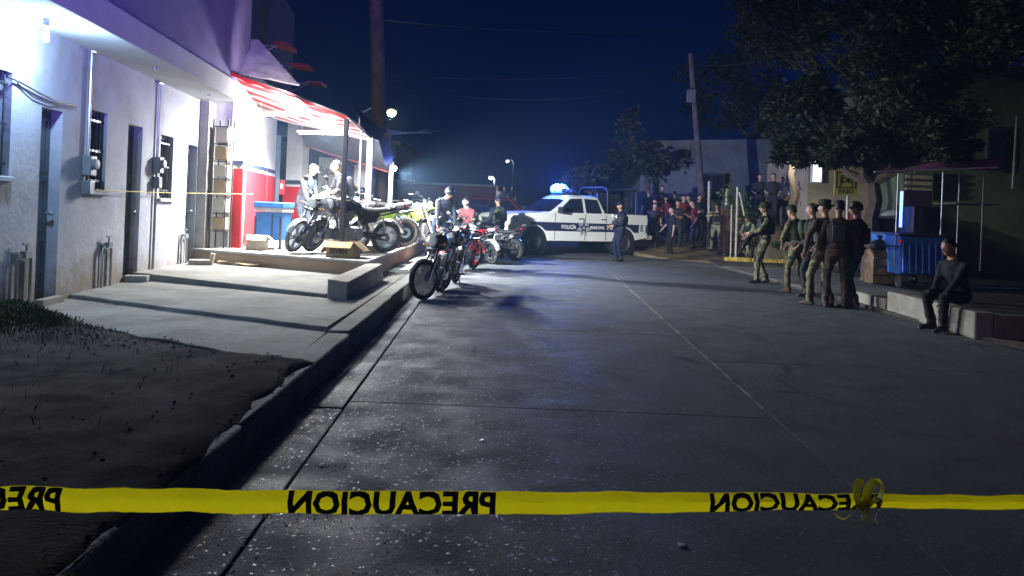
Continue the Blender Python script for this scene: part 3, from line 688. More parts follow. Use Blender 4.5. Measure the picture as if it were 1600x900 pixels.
# lamps of the shop
sl = thing('awning_floodlight', 'small glaring floodlight clipped to the front edge of the striped awning', 'lamp', at(456, 161, 12.58))
MB().box((0, 0, 0), (.2, .07, .12), (R(25), 0, 0)).build('housing', M_PLASTIC, sl, bevel=.01)
MB().box((0, -.045, -.025), (.19, .015, .11), (R(25), 0, 0)).build('lens', mat('lit_flood', (1, 1, 1), emit=(1, .98, .95), estr=40), sl)
MB().ell((0, -.07, .0), (.075, .06, .075), 12, 8).build('bulb', mat('lit_flood', (1, 1, 1)), sl)
MB().tube([(0, 0, .0), (0, .08, .05), (0, .2, .02)], .012, 6).build('bracket', M_PD, sl)
for (X, Y_, Z_, lab) in ((-4.25, 13.9, 2.98, 'near'), (-3.9, 15.4, 2.8, 'far')):
    t = thing('tube_light', 'white fluorescent tube hanging under the %s half of the striped awning' % lab, 'lamp', (X, Y_, Z_), R(-15))
    MB().cyl((-.55, 0, 0), (.55, 0, 0), .018, 8).build('tube', mat('lit_tube', (1, 1, 1), emit=(1, .99, .96), estr=35), t)
    MB().box((0, 0, .04), (1.2, .07, .04)).build('batten', M_WHITE, t, bevel=.005)
    MB().cyl((-.5, 0, .06), (-.5, 0, .3), .004, 5).cyl((.5, 0, .06), (.5, 0, .3), .004, 5).build('hanger', M_PIPE, t)
lamp('shop_light_near', (-4.05, 14.0, 2.93), 900, (.95, .97, .95), .15, 'AREA', (-3.9, 13.9, 0))
lamp('shop_light_far', (-3.7, 15.3, 2.72), 860, (.95, .98, .97), .2, 'AREA', (-3.3, 15.2, 0))
lamp('awning_underside_fill', (-4.2, 13.6, 2.86), 250, (.97, .98, .97), .1)  # added point lamps that whiten the awning's underside
lamp('awning_underside_fill_far', (-3.85, 15.2, 2.62), 190, (.97, .98, .97), .1)  # same added fill under the far half
FL = Vector(sl.location) + Vector((.03, -.08, -.06))
lamp('floodlight_beam', FL, 380, (.86, .94, 1.0), .09, 'SPOT', (.4, 11.2, 0.4), 168, .45)
lamp('metal_awning_fill', FL + Vector((.0, -.12, .2)), 150, (1.0, .90, .90), .09, 'SPOT', at(400, 90, 13.7), 75, .7)  # added spot that brightens the metal awning
wl_ = thing('post_lamp', 'small round white lamp on the last white post of the grey canopy', 'lamp', at(616, 263, 17.35))
MB().ell((0, 0, 0), (.06, .06, .06), 12, 8).build('globe', mat('lit_globe', (1, 1, 1), emit=(.9, .97, 1), estr=25), wl_)
MB().cyl((-.06, 0, .03), (-.02, 0, 0), .015, 6).build('arm', M_PD, wl_)
lamp('post_lamp_glow', Vector(wl_.location) + Vector((.14, -.06, -.06)), 4200, (.84, .93, 1.0), .06, 'SPOT', (3.6, 15.0, -1.6), 130, 1.0)
lamp('post_lamp_beam', Vector(wl_.location) + Vector((.12, .06, -.05)), 5600, (.92, .98, .97), .06, 'SPOT', (2.2, 24.0, .5), 96, 1.0)
# sheet-metal awning high on the house corner
ma_ = thing('metal_awning', 'corrugated sheet metal awning jutting from the upper corner of the row house', 'awning', at(347, 105, 13.9)); MO = Vector(ma_.location)
q = [at(348, 58, 14.2) - MO, at(404, 62, 14.25) - MO, at(468, 133, 13.5) - MO, at(410, 122, 13.2) - MO, at(346, 108, 13.3) - MO]
M_SHEET = mat('galvanised_sheet', (.62, .58, .58), rough=.6, metal=.0, var=.2, scale=4)
MB().sheet([[q[0].lerp(q[4], t) for t in (0, .5, 1)], [q[1].lerp(q[3], t) for t in (0, .5, 1)], [q[2], q[2].lerp(q[3], .5), q[3] + Vector((.15, 0, 0))]], .012).build('flat_panel', M_SHEET, ma_, smooth=30)
n = 44; row = []
for i in range(n + 1):
    s = i / n; a_ = q[0].lerp(q[2], s * .62); b_ = q[4].lerp(q[2], s * .62); off = Vector((0, -.03 - .025 * math.sin(i * math.pi / 1.5), 0))
    row.append([a_.lerp(b_, .18 + .0 * s) + off, a_.lerp(b_, .6) + off, b_ + off])
MB().sheet(row, .006).build('corrugated_panel', M_SHEET, ma_, smooth=60)
MB().tube([q[4], q[2]], .02, 6).tube([q[0], q[4]], .02, 6).build('edge_tube', M_SHEET, ma_)
# ================================================================== TREES
M_BARK = mat('bark', (.13, .10, .075), rough=.95, scale=8, bump=.9, bscale=20)
def leafmat(name, c1, c2):
    m = thin(name, c1, .3, .6); N = m.node_tree.nodes; L = m.node_tree.links
    nz = N.new('ShaderNodeTexNoise'); nz.inputs['Scale'].default_value = 1.7; tc = N.new('ShaderNodeTexCoord'); L.new(tc.outputs['Object'], nz.inputs['Vector'])
    rp = N.new('ShaderNodeValToRGB'); rp.color_ramp.elements[0].position = .35; rp.color_ramp.elements[1].position = .65
    rp.color_ramp.elements[0].color = tuple(c2) + (1,); rp.color_ramp.elements[1].color = tuple(c1) + (1,)
    L.new(nz.outputs['Fac'], rp.inputs['Fac']); L.new(rp.outputs['Color'], N['Principled BSDF'].inputs['Base Color'])
    return m
M_LEAF = leafmat('leaf_green', (.036, .058, .02), (.015, .026, .010))
M_LEAF2 = leafmat('leaf_olive', (.045, .055, .022), (.022, .03, .012))
def leaves(mb, c, rad, n, size, r, droop=.3):
    """n leaf blades in a ragged clump"""
    for i in range(n):
        d = Vector((r.gauss(0, 1), r.gauss(0, 1), r.gauss(0, 1))); d.normalize()
        p = Vector(c) + Vector((d.x * rad[0], d.y * rad[1], d.z * rad[2])) * (r.random() ** .38)
        ax = Vector((r.gauss(0, 1), r.gauss(0, 1), r.gauss(-droop, .6))).normalized(); sd = ax.orthogonal().normalized()
        sd = (Matrix.Rotation(r.uniform(0, 6.28), 3, ax) @ sd); up = ax.cross(sd)
        s = size * r.uniform(.5, 1.7); w_ = s * .24
        mb.v += [tuple(p), tuple(p + ax * s * .45 + sd * w_ + up * w_ * .3), tuple(p + ax * s), tuple(p + ax * s * .45 - sd * w_ + up * w_ * .3)]
        k = len(mb.v) - 4; mb.f += [(k, k + 1, k + 2), (k, k + 2, k + 3)]; mb.m += [0, 0]
def limb(mb, a, b, r0, r1, rnd, seg=5, wob=.12):
    pts = []; L_ = (Vector(b) - Vector(a)).length
    for i in range(seg + 1):
        t = i / seg; p = Vector(a).lerp(Vector(b), t)
        if 0 < i < seg: p += Vector((rnd.uniform(-1, 1), rnd.uniform(-1, 1), rnd.uniform(-.5, .5))) * wob * L_ * .35
        pts.append(p)
    mb.tube(pts, [r0 + (r1 - r0) * i / seg for i in range(seg + 1)], 7)
    return pts
def tree(label, base, lobes, trunk_r, fork, leaf=.12, per=420, seed=1, m=None, group=None, name='street_tree', sub=9):
    r = random.Random(seed); t = thing(name, label, 'tree', base, group=group); B = Vector(base)
    tk = MB(); cr = MB()
    fk = Vector(fork) - B
    limb(tk, (0, 0, -.1), fk, trunk_r * 1.15, trunk_r * .75, r, 6, .08)
    tk.lathe([(trunk_r * 1.7, -.12), (trunk_r * 1.25, .12), (trunk_r * 1.05, .35)], (0, 0, 0), 9)
    for (c, rad) in lobes:
        cl = Vector(c) - B
        pts = limb(tk, fk, cl, trunk_r * .5, trunk_r * .16, r, 6, .16)
        for k in range(sub):
            d = Vector((r.gauss(0, 1), r.gauss(0, 1), r.gauss(0, .8))).normalized()
            e = cl + Vector((d.x * rad[0], d.y * rad[1], d.z * rad[2])) * r.uniform(.45, .95)
            limb(tk, pts[r.choice([4, 5, 6])], e, trunk_r * .13, trunk_r * .035, r, 4, .2)
            q = min(rad) * r.uniform(.30, .52)
            leaves(cr, e, (q, q, q * .8), int(per / sub * 1.2), leaf, r)
        leaves(cr, cl, (rad[0] * .8, rad[1] * .8, rad[2] * .8), int(per * .35), leaf, r)
    tk.build('trunk', M_BARK, t); cr.build('crown', m or M_LEAF, t, smooth=None)
    return t
tree('large dense tree spreading over the snack cart at the kerb', (8.7, 18, .04),
     [(at(1330, 70, 18), (1.7, 1.8, 1.3)), (at(1250, 165, 18.6), (1.05, 1.2, .9)), (at(1420, 150, 17.2), (1.5, 1.5, 1.1)), (at(1230, 40, 19), (1.3, 1.3, 1.1)),
      (at(1500, 70, 17), (1.5, 1.4, 1.2)), (at(1400, 15, 18), (1.6, 1.6, 1.2)), (at(1330, 205, 18.2), (1.3, 1.2, .65)), (at(1262, 236, 18.8), (.8, .8, .45)), (at(1450, 205, 17), (1.0, .9, .6)), (at(1330, -60, 18), (1.9, 1.9, 1.2)), (at(1480, -50, 17.5), (1.7, 1.6, 1.2)),
      (at(1215, -40, 19), (1.3, 1.4, 1.0)), (at(1580, 40, 16.6), (1.3, 1.4, 1.2)), (at(1590, -60, 17), (1.5, 1.5, 1.2)), (at(1390, 232, 17.8), (1.1, .9, .4)), (at(1330, 240, 17.6), (1.0, .8, .35)), (at(1470, 232, 16.9), (.9, .8, .35))],
     .24, (8.55, 18, 2.4), leaf=.125, per=2700, seed=3, sub=14)
tree('tall dark tree behind the far grey house', (13.5, 40, 1), [(at(1130, 150, 40), (2.6, 2.4, 2.0)), (at(1200, 170, 39), (2.4, 2.4, 1.8)), (at(1165, 90, 40), (2.2, 2.2, 2.0))], .25, (13.0, 40, 5.0), leaf=.28, per=700, seed=5, m=M_LEAF2)
tree('slender dark tree beside the police pickup rear', (5.9, 33, .8), [(at(985, 215, 33), (1.0, 1.0, 1.6)), (at(1010, 250, 32.5), (.9, .9, .9)), (at(965, 262, 33), (.7, .7, .7))], .14, (5.8, 33, 3.2), leaf=.2, per=420, seed=6, m=M_LEAF2)
tree('bushy tree leaning over the pickup roll bar', (3.1, 31, .5), [(at(905, 285, 31), (.9, .8, .55)), (at(935, 268, 31.5), (.8, .8, .6))], .1, (3.2, 31, 2.2), leaf=.18, per=420, seed=8, m=M_LEAF2)

# small lit-up trunk with a lamp on it
lt = tree('thin tree with a glaring lamp fixed in its first fork', (8.25, 22, .1), [(at(1262, 205, 22.3), (.7, .7, .45)), (at(1228, 205, 22.6), (.6, .6, .4))], .12, (8.15, 22, 3.3), leaf=.13, per=330, seed=11)
lp = thing('tree_lamp', 'small glaring white lamp fixed to the thin tree', 'lamp', at(1244, 230, 21.8))
MB().lathe([(.02, .10), (.06, .07), (.09, 0), (.085, -.01)], (0, 0, 0), 14).build('shade', M_PD, lp)
MB().ell((0, 0, -.04), (.06, .06, .09), 12, 8).build('bulb', mat('lit_warm', (1, 1, 1), emit=(1, .96, .85), estr=45), lp)
MB().tube([(0, 0, .1), (0, .06, .14), (-.02, .16, .12)], .012, 6).build('arm', M_PD, lp)
lamp('tree_lamp_light', at(1244, 232, 21.7) + Vector((-.05, -.05, -.16)), 230, (1.0, .93, .72), .08, 'SPOT', (7.3, 24.6, 0), 112, .5)

# leafy bush behind the stakes
def bush(label, base, rad, n, seed, leaf=.11, m=None):
    r = random.Random(seed); t = thing('leafy_bush', label, 'bush', base); st_, cr = MB(), MB()
    for k in range(11):
        e = Vector((r.uniform(-1, 1) * rad[0], r.uniform(-1, 1) * rad[1], rad[2] * r.uniform(.7, 1.9)))
        limb(st_, (e.x * .15, e.y * .15, -.1), e, .02, .006, r, 4, .2)
        leaves(cr, e, (rad[0] * .38, rad[1] * .38, rad[2] * .4), n // 11, leaf, r)
    st_.build('stem', M_BARK, t); cr.build('foliage', m or leafmat('leaf_bright', (.12, .2, .045), (.06, .11, .025)), t, smooth=None)
bush('bright green leafy bush behind the pale stakes', (8.15, 26.0, .5), (.75, .5, .95), 1300, 21)
bush('low dark plant at the foot of the yellow kerb', (9.2, 25.1, .2), (.6, .3, .25), 420, 22, .09)
M_STAKE = mat('whitewashed_wood', (.55, .52, .44), rough=.8, var=.2, scale=12)
for k, (a_, b_, yv, wd) in enumerate((((1136, 295), (1135, 318), 26.4, .13), ((1152, 292), (1151, 360), 25.6, .075), ((1155, 300), (1163, 338), 25.5, .05), ((1143, 320), (1143, 358), 25.5, .05), ((1108, 283), (1108, 330), 27.5, .10))):
    lab = ['short pale post top above the brown fence', 'tall pale stake in front of the bush', 'thin pale pole leaning on the tall stake', 'short thin stake against the brown fence', 'grey wooden post behind the rifleman'][k]
    p, q = at(*a_, yv), at(*b_, yv); q.z = min(q.z, bank_z(q.x, yv) - .02 if k != 2 else q.z)
    o = MB().tube([(0, 0, 0), Vector(p - q) * .5 + Vector((.008, 0, 0)), p - q], [wd * .5, wd * .47, wd * .44], 8).build('stake', M_STAKE); o.location = q
    tag(o, lab, 'stake')
fence = thing('board_fence', 'low fence of brown upright boards beside the riflemen', 'fence', (7.3, 26.2, .2))
for k in range(6):
    MB().box((k * .125, random.uniform(-.01, .01), .78 + random.uniform(-.04, .04)), (.115, .025, 1.56)).build('board', mat('brown_board', (.16, .09, .06), rough=.9, var=.3, scale=5), fence, smooth=None, bevel=.005)
MB().box((.31, .03, 1.2), (.8, .03, .07)).build('rail', M_BARK, fence, smooth=None)

# ================================================================== FAR AND RIGHT HOUSES
M_FAR = mat('far_house_paint', (.20, .22, .26), rough=.9, scale=.8, col2=(.12, .135, .165), stain=((.12, .13, .15), .9, .7))
fh = thing('far_house', 'grey-blue flat-roofed house wall far behind the onlookers', 'house', (9, 34, .8)); FO = Vector((9, 34, .8))
MB().add([(-3.3, 0, -.8), (3.1, .6, -.8), (3.1, 5, -.8), (-3.3, 5, -.8), (-3.3, 0, 3.95), (3.1, .6, 4.35), (3.1, 5, 4.35), (-3.3, 5, 3.95)], [(0, 1, 5, 4), (1, 2, 6, 5), (2, 3, 7, 6), (3, 0, 4, 7), (4, 5, 6, 7)]).build('wall', M_FAR, fh, smooth=None)
MB().box((-.1, -.02, 2.0), (1.2, .12, 1.25)).build('window', mat('far_shutter', (.07, .08, .1), rough=.6), fh, smooth=None, bevel=.01)
for sx in (-.38, .18): MB().box((-.1 + sx + .1, -.09, 2.0), (.5, .02, 1.1)).build('pane', M_GLASS, fh, smooth=None)
MB().box((2.0, .25, 1.1), (.95, .12, 2.1), (0, 0, .09)).build('door', mat('far_door', (.06, .07, .10), rough=.6), fh, smooth=None, bevel=.01)
bh = thing('beige_house', 'beige cottage wall with a small glowing window beyond the yellow sign', 'house', (10.6, 24.6, .3))
BH = Vector((10.6, 24.6, .3))
MB().box((.3, 2, 1.55), (2.6, 4, 3.4)).build('wall', mat('beige_plaster', (.34, .28, .19), rough=.95, scale=1.2, col2=(.22, .18, .12), stain=((.12, .1, .07), 1.5, .6)), bh, smooth=None)
MB().box((.3, 1.9, 3.32), (3.0, 4.4, .12)).build('roof', M_BARK, bh, smooth=None, bevel=.01)
wp = at(1276, 267, 24.5) - BH
wi = MB().box(wp, (.36, .1, .78)).build('window', M_PW, bh, smooth=None, bevel=.008)
MB().box(wp + Vector((0, -.055, 0)), (.26, .01, .68)).build('pane', mat('lit_window', (.8, 1, .95), emit=(.75, 1.0, .95), estr=3.2), wi, smooth=None)
gh = thing('green_house', 'dark green-walled house behind the cart with one tall window', 'house', (13.5, 22, .1))
M_GREEN = mat('green_plaster', (.13, .17, .08), rough=.95, scale=1.2, col2=(.08, .11, .05), stain=((.1, .1, .06), 1.5, .6))
MB().box((1.4, 3, 2.9), (6.4, 6, 5.8)).build('wall', M_GREEN, gh, smooth=None)
MB().box((1.4, 2.8, 5.85), (7.0, 6.8, .16)).build('roof', M_BARK, gh, smooth=None, bevel=.01)
gp = at(1562, 235, 21.95) - Vector((13.5, 22, .1))
gw = MB().box(gp + Vector((-.1, -.01, 0)), (.62, .1, 1.3)).build('window', mat('green_frame', (.05, .08, .07), rough=.6), gh, smooth=None, bevel=.01)
MB().box(gp + Vector((-.1, -.075, 0)), (.5, .012, 1.16)).build('pane', M_GLASS, gw, smooth=None)
MB().cyl(gp + Vector((.36, -.1, -1.1)), gp + Vector((.4, -.1, 1.0)), .04, 8).build('downpipe', M_PIPE, gh)
lv = thing('louvre_panel', 'pale slatted shutter glimpsed under the cart canopy', 'shutter', at(1435, 291, 21.6))
MB().box((0, .05, 0), (.8, .04, .72)).build('backing', M_BARK, lv, smooth=None)
for k in range(4): MB().box((0, 0, -.27 + k * .18), (.76, .05, .10), (R(20), 0, 0)).build('slat', mat('slat_cream', (.5, .45, .32), rough=.8), lv, smooth=None, bevel=.004)

# yellow square sign on a white pole
sg = thing('yellow_sign', 'square yellow sign with black lettering on a white pole', 'sign', (8.62, 19, .05)); sc = at(1322, 285, 19) - Vector((8.62, 19, .05))
M_SY = mat('sign_yellow', (.62, .6, .10), rough=.5, var=.15, scale=9); M_BK = mat('sign_black', (.02, .02, .02), rough=.6)
MB().box(sc, (.60, .02, .66)).build('panel', M_SY, sg, smooth=None, bevel=.004)
bd = MB()
for (x0, z0, dx, dz) in ((0, .25, .50, .03), (0, -.13, .50, .03), (-.235, .06, .03, .36), (.235, .06, .03, .36), (0, .17, .30, .025), (-.14, .03, .025, .26), (.14, .03, .025, .26)):
    bd.box(sc + Vector((x0, -.012, z0)), (dx, .006, dz))
bd.build('border', M_BK, sg, smooth=None)
tx = text_mesh('DE', .2, 'lettering', M_BK, sg, bold=.006); tx.location = sc + Vector((.0, -.0135, .05))
tx = text_mesh('PASO', .15, 'lettering', M_BK, sg, bold=.004); tx.location = sc + Vector((0, -.0135, -.23))
MB().cyl((sc.x + .1, .035, 0), (sc.x + .06, .035, sc.z + .2), .03, 10).build('pole', M_PW, sg)

# planter wall of the right kerb
pw = MB().prism([(5.92, 9.58), (6.12, 9.5), (6.28, 12.0), (6.06, 12.1)], 0.0, .35, 'Z').build('planter_wall', M_CONC, smooth=None, bevel=.02); tag(pw, 'low pale concrete planter wall at the right kerb', 'wall')
pw = MB().prism([(6.06, 12.15), (6.24, 12.1), (6.26, 13.5), (6.08, 13.5)], 0.0, .22, 'Z').build('kerb_block', M_CONC, smooth=None, bevel=.02); tag(pw, 'lower weathered concrete kerb block behind the planter wall', 'wall')
pw = MB().prism([(6.12, 9.5), (8.6, 9.2), (8.7, 9.4), (6.14, 9.72)], 0.0, .33, 'Z').build('planter_wall', M_CONC, smooth=None, bevel=.02); tag(pw, 'return of the planter wall running away from the street', 'wall')

# snack cart
cart = thing('snack_cart', 'blue-panelled snack cart with thin poles and a sagging purple canopy', 'cart', (9.3, 17, .05)); CO = Vector(cart.location)
cw = lambda px, py, y: at(px, py, y) - CO
M_BLUE = mat('cart_blue_plastic', (.06, .2, .68), rough=.4, var=.15); M_PUR = thin('canopy_purple', (.42, .12, .30), .3)
M_POLE = mat('cart_pole', (.3, .3, .32), rough=.4, metal=.7)
rows = []
for i in range(9):
    s = i / 8
    a_ = cw(1368, 269, 16.2).lerp(cw(1560, 262, 16.0), s); b_ = cw(1395, 268, 18.0).lerp(cw(1572, 252, 18.0), s)
    rows.append([a_.lerp(b_, t) + Vector((0, 0, .16 * math.sin(3.1416 * t) * (0.3 + s) - .05 * math.sin(9 * s))) for t in (0, .25, .5, .75, 1)])
MB().sheet(rows, .01).build('canopy', M_PUR, cart, smooth=60)
for (px_, yv, h_) in ((1404, 16.35, 268), (1474, 16.35, 266), (1538, 16.3, 264), (1425, 17.9, 268), (1500, 17.9, 262)):
    t_ = cw(px_, h_, yv); b = Vector((t_.x, t_.y, .45))
    MB().cyl(b, t_, .018, 8).build('pole', M_POLE, cart)
MB().cyl(cw(1366, 268.5, 16.2), cw(1560, 261.5, 16.0), .016, 8).build('canopy_rail', M_PW, cart)
c0, c1 = cw(1400, 360, 16.4), cw(1476, 360, 16.4)
xm, wd = (c0.x + c1.x) / 2, (c1.x - c0.x)
MB().add([(xm - wd * .5, -.75, 1.15), (xm + wd * .5, -.75, 1.15), (xm + wd * .5, .55, 1.15), (xm - wd * .5, .55, 1.15), (xm - wd * .43, -.68, .3), (xm + wd * .43, -.68, .3), (xm + wd * .43, .48, .3), (xm - wd * .43, .48, .3)], [(0, 1, 2, 3), (7, 6, 5, 4), (0, 4, 5, 1), (1, 5, 6, 2), (2, 6, 7, 3), (3, 7, 4, 0)]).build('tub', M_BLUE, cart, smooth=None, bevel=.03)
for k in range(7): MB().box((xm - wd * .4 + k * wd * .8 / 6, -.735, .74), (.03, .05, .78), (R(-4.5), 0, 0)).build('rib', M_BLUE, cart, smooth=None, bevel=.006)
MB().box((xm, -.1, 1.17), (wd * 1.12, 1.42, .05)).build('counter', mat('cart_top', (.05, .06, .12), rough=.4), cart, smooth=None, bevel=.01)
MB().box((xm + .35, .15, 1.5), (wd * .62, .8, .6)).build('glass_case', mat('case_dark', (.02, .025, .06), rough=.2), cart, smooth=None, bevel=.02)
MB().box((cw(1433, 320, 17.7).x, .7, 1.75), (.66, .04, .9)).build('back_board', mat('cart_board', (.10, .05, .08), rough=.7), cart, smooth=None, bevel=.01)
bl_ = at(1408, 327, 16.9) - CO
MB().box(bl_, (.05, .03, .8)).build('blue_lit_edge', mat('blue_edge_glow', (.1, .2, 1), emit=(.10, .2, 1.0), estr=7), cart, smooth=None)  # glow added for the board's blue-lit edge, brightens the tub
for sx in (-1, 1):
    for sy in (-.55, .35):
        wm = MB().torus((0, 0, 0), .115, .028, 16, 6, 'X').lathe([(.02, -.03), (.09, -.015), (.09, .015), (.02, .03)], (0, 0, 0), 12, axis='X').build('wheel', mat('cart_wheel', (.08, .08, .08), rough=.7), cart); wm.location = (xm + sx * wd * .38, sy, .145)
    MB().lathe([(.0, 0), (.035, 0), (.03, .015), (0, .02)], (xm + sx * wd * .49, -.77, 1.02), 10, axis='Y').build('reflector', mat('red_reflector', (.8, .02, .03), rough=.3, emit=(1, .02, .03), estr=.25), cart)
MB().tube([(xm - wd * .5, -.7, .9), (xm - wd * .5 - .5, -.72, .92)], .018, 8).tube([(xm - wd * .5, .4, .9), (xm - wd * .5 - .5, .4, .92), (xm - wd * .5 - .5, -.72, .92)], .018, 8).build('push_handle', M_POLE, cart)
MB().box((xm + 1.35, .1, 1.9), (.9, .9, .03)).build('side_shelf', M_POLE, cart, smooth=None)
cb = thing('rubbish_crate', 'brown crate standing beside the tree trunk and cart', 'crate', (8.32, 17.05, .05))
for sx in (-.2, .2): MB().box((sx, 0, .42), (.025, .4, .76)).build('side', mat('crate_wood', (.30, .2, .12), rough=.9, var=.3), cb, smooth=None, bevel=.004)
for sy in (-.2, .2):
    for k in range(4): MB().box((0, sy, .13 + k * .19), (.44, .02, .165)).build('slat', MATS['crate_wood'], cb, smooth=None, bevel=.004)
bag = MB().ell((0, 0, .0), (.2, .19, .18), 14, 9, fn=lambda d, p: p * (1 + .18 * noise.noise(d * 3))).lathe([(.05, .12), (.03, .2), (.08, .27)], (0, 0, 0), 10).build('rubbish_bag', mat('black_bag', (.02, .022, .02), rough=.3)); bag.location = (8.32, 17.05, .9); tag(bag, 'black rubbish bag on top of the brown crate', 'bag')

# ================================================================== POLES, WIRES, STREET LAMPS
M_UPOLE = mat('pole_concrete', (.12, .10, .105), rough=.9, var=.2, scale=3)
up_ = thing('utility_pole', 'thick concrete utility pole rising behind the shop canopies', 'pole', (-3.62, 21.2, .2))
t_ = at(586, -40, 21.2) - Vector((-3.62, 21.2, .2)); t_.x = at(584, 30, 21.2).x + 3.62
MB().tube([(0, 0, 0), (t_.x * .5, 0, t_.z * .5), t_], [.23, .21, .19], 14).build('shaft', M_UPOLE, up_)
MB().box((.02, -.24, 3.0), (.3, .12, .4)).build('junction_box', M_PLASTIC, up_, bevel=.01)
up2 = thing('utility_pole', 'slim leaning utility pole in front of the far grey house', 'pole', at(1103, 372, 30)); UO = Vector(up2.location)
MB().tube([(0, 0, -.3), at(1092, 250, 30) - UO, at(1079, 84, 30) - UO], [.16, .13, .10], 10).build('shaft', M_UPOLE, up2)
MB().box(at(1080, 150, 29.9) - UO, (.34, .2, .5)).build('transformer', M_PLASTIC, up2, bevel=.02)
M_WIRE = mat('wire', (.035, .035, .04), rough=.5)
def wire(label, a, b, sag, r_=.012, m=None):
    a, b = Vector(a), Vector(b); pts = []
    for i in range(17):
        t = i / 16; p = a.lerp(b, t); p.z -= sag * 4 * t * (1 - t); pts.append(p - a)
    o = MB().tube(pts, r_, 5).build('overhead_wire', m or M_WIRE); o.location = a; tag(o, label, 'wire', 'overhead wires')
wire('overhead wire slung from the thick pole towards the slim pole, upper strand', at(583, 115, 21), at(1078, 100, 30), .35)
wire('overhead wire slung from the thick pole towards the slim pole, lower strand', at(583, 130, 21), at(1079, 118, 30), .7)
wire('overhead wire from the slim pole into the big tree crown', at(1079, 100, 30), at(1300, 60, 18.5), .3)
wire('faint wire high over the street near the top of the picture', at(584, 30, 21), at(1180, 40, 26), .3)
def street_lamp(label, head, y, zbase, side, gl, col, watts, size=.13):
    h = at(*head, y); t = thing('street_lamp', label, 'street lamp', (h.x + side, y, zbase)); O = Vector(t.location); hl = h - O
    MB().tube([(0, 0, 0), (0, 0, hl.z * .6), (0, 0, hl.z - .1), (hl.x * .4, 0, hl.z + .18), (hl.x, 0, hl.z + .15)], [.06, .05, .045, .035, .03], 8).build('pole', M_PIPE, t)
    MB().box((hl.x, 0, hl.z + .12), (.42, .2, .08)).build('housing', M_PLASTIC, t, bevel=.02)
    MB().ell((hl.x, 0, hl.z), (size, size, size * .8), 14, 8).build('lens', gl, t)
    lamp('street_lamp_light', h + Vector((0, 0, -size - .05)), watts, col, .12)
street_lamp('street lamp glowing greenish yellow above the grey shop canopy', (612, 176), 30, .2, -1.3, mat('lit_sodium', (1, 1, 1), emit=(1.0, .98, .40), estr=2.6), (1, .95, .6), 220, .2)
street_lamp('distant street lamp with white globe behind the three bystanders', (767, 278), 46, 1.0, .25, mat('lit_far', (1, 1, 1), emit=(.8, .93, 1), estr=12), (.85, .93, 1), 120, .13)
street_lamp('farthest high street lamp at the end of the street', (793, 252), 62, 1.9, .5, MATS['lit_far'], (.85, .93, 1), 60, .12)
# strands by the lamp, its light put into their pale colour
for k, (a_, b_) in enumerate((((595, 206), (690, 204)), ((596, 202), (676, 208)), ((598, 210), (668, 203)))):
    wire(['bright strand of cable under the yellowish street lamp, top', 'bright strand of cable under the yellowish street lamp, middle', 'bright strand of cable under the yellowish street lamp, lowest'][k], at(*a_, 26), at(*b_, 34), .05, .02, mat('wire_lamplit', (.55, .52, .42), rough=.5))
# long dark red wall on the far side of the crossing
rw = thing('red_wall', 'long dull red wall across the far end of the shop side', 'wall', (-4, 36, .3))
MB().box((-.9, 0, 1.05), (8.2, .25, 2.2)).build('panel', mat('dull_red_plaster', (.13, .032, .03), rough=.9, var=.25, scale=1.2), rw, smooth=None, bevel=.02)
MB().box((-.9, 0, 2.2), (8.4, .34, .1)).build('coping', M_CONC, rw, smooth=None, bevel=.01)
hb_ = thing('left_far_house', 'dark far house looming behind the shop roofs', 'house', (-9, 38, .4))
MB().box((0, 0, 1.9), (7, 6, 3.8)).build('wall', mat('far_dark', (.09, .10, .12), rough=.9), hb_, smooth=None)
MB().box((0, -.2, 3.85), (7.6, 6.6, .15)).build('roof', M_BARK, hb_, smooth=None)
# two pale strips on a stall roof beside the canopy post
for k, (a_, b_, yv) in enumerate((((612, 272), (640, 270), 27), ((613, 281), (648, 283), 27))):
    p, q = at(*a_, yv), at(*b_, yv)
    o = MB().box((0, 0, 0), ((q - p).length, .3, .05)).build('stall_roof_strip', mat('pale_strip', (.5, .45, .32), rough=.6)); o.location = (p + q) / 2
    tag(o, ['upper', 'lower'][k] + ' pale slat beyond the last white post', 'slat')
# ================================================================== CARS
M_TYRE = mat('tyre_rubber', (.022, .022, .023), rough=.85, bump=.3, bscale=60)
M_RIM = mat('steel_rim', (.55, .56, .58), rough=.35, metal=.7)
M_CHROME = mat('chrome', (.72, .73, .75), rough=.16, metal=1.0, var=.02)
M_BLACKP = mat('black_plastic', (.018, .018, .02), rough=.5)
M_CWHITE = mat('car_white_paint', (.76, .77, .75), rough=.28, var=.03, scale=2)
M_CNAVY = mat('car_navy_band', (.015, .022, .07), rough=.35, var=.1)
M_CGLASS = mat('car_glass', (.012, .016, .03), rough=.06, spec=1.0, var=.02)
def arc(cx, cz, r, a0, a1, n=9): return [(cx + r * math.cos(R(a0 + (a1 - a0) * i / n)), cz + r * math.sin(R(a0 + (a1 - a0) * i / n))) for i in range(n + 1)]
def car_wheel(parent, x, y, r, side):
    g_ = MB().lathe([(r * .62, -.11), (r * .93, -.12), (r, -.085), (r, .085), (r * .93, .12), (r * .62, .11)], (0, 0, 0), 28, axis='Y')
    w_ = g_.build('wheel', M_TYRE, parent); w_.location = (x, y, r)
    rm = MB().lathe([(r * .63, .11), (r * .60, .115), (r * .56, .07), (r * .30, .05), (r * .28, .09), (r * .1, .10), (0.001, .10), (.001, -.1), (r * .62, -.1)], (0, 0, 0), 24, axis='Y')
    for k in range(8):
        q = k * math.pi / 4; rm.lathe([(.035, .0), (.035, .062), (.001, .063)], (r * .42 * math.cos(q), 0, r * .42 * math.sin(q)), 8, m=1, axis='Y')
    o = rm.build('rim', [M_RIM, M_BLACKP], w_)
    if side < 0: o.scale.y = -1
    return w_
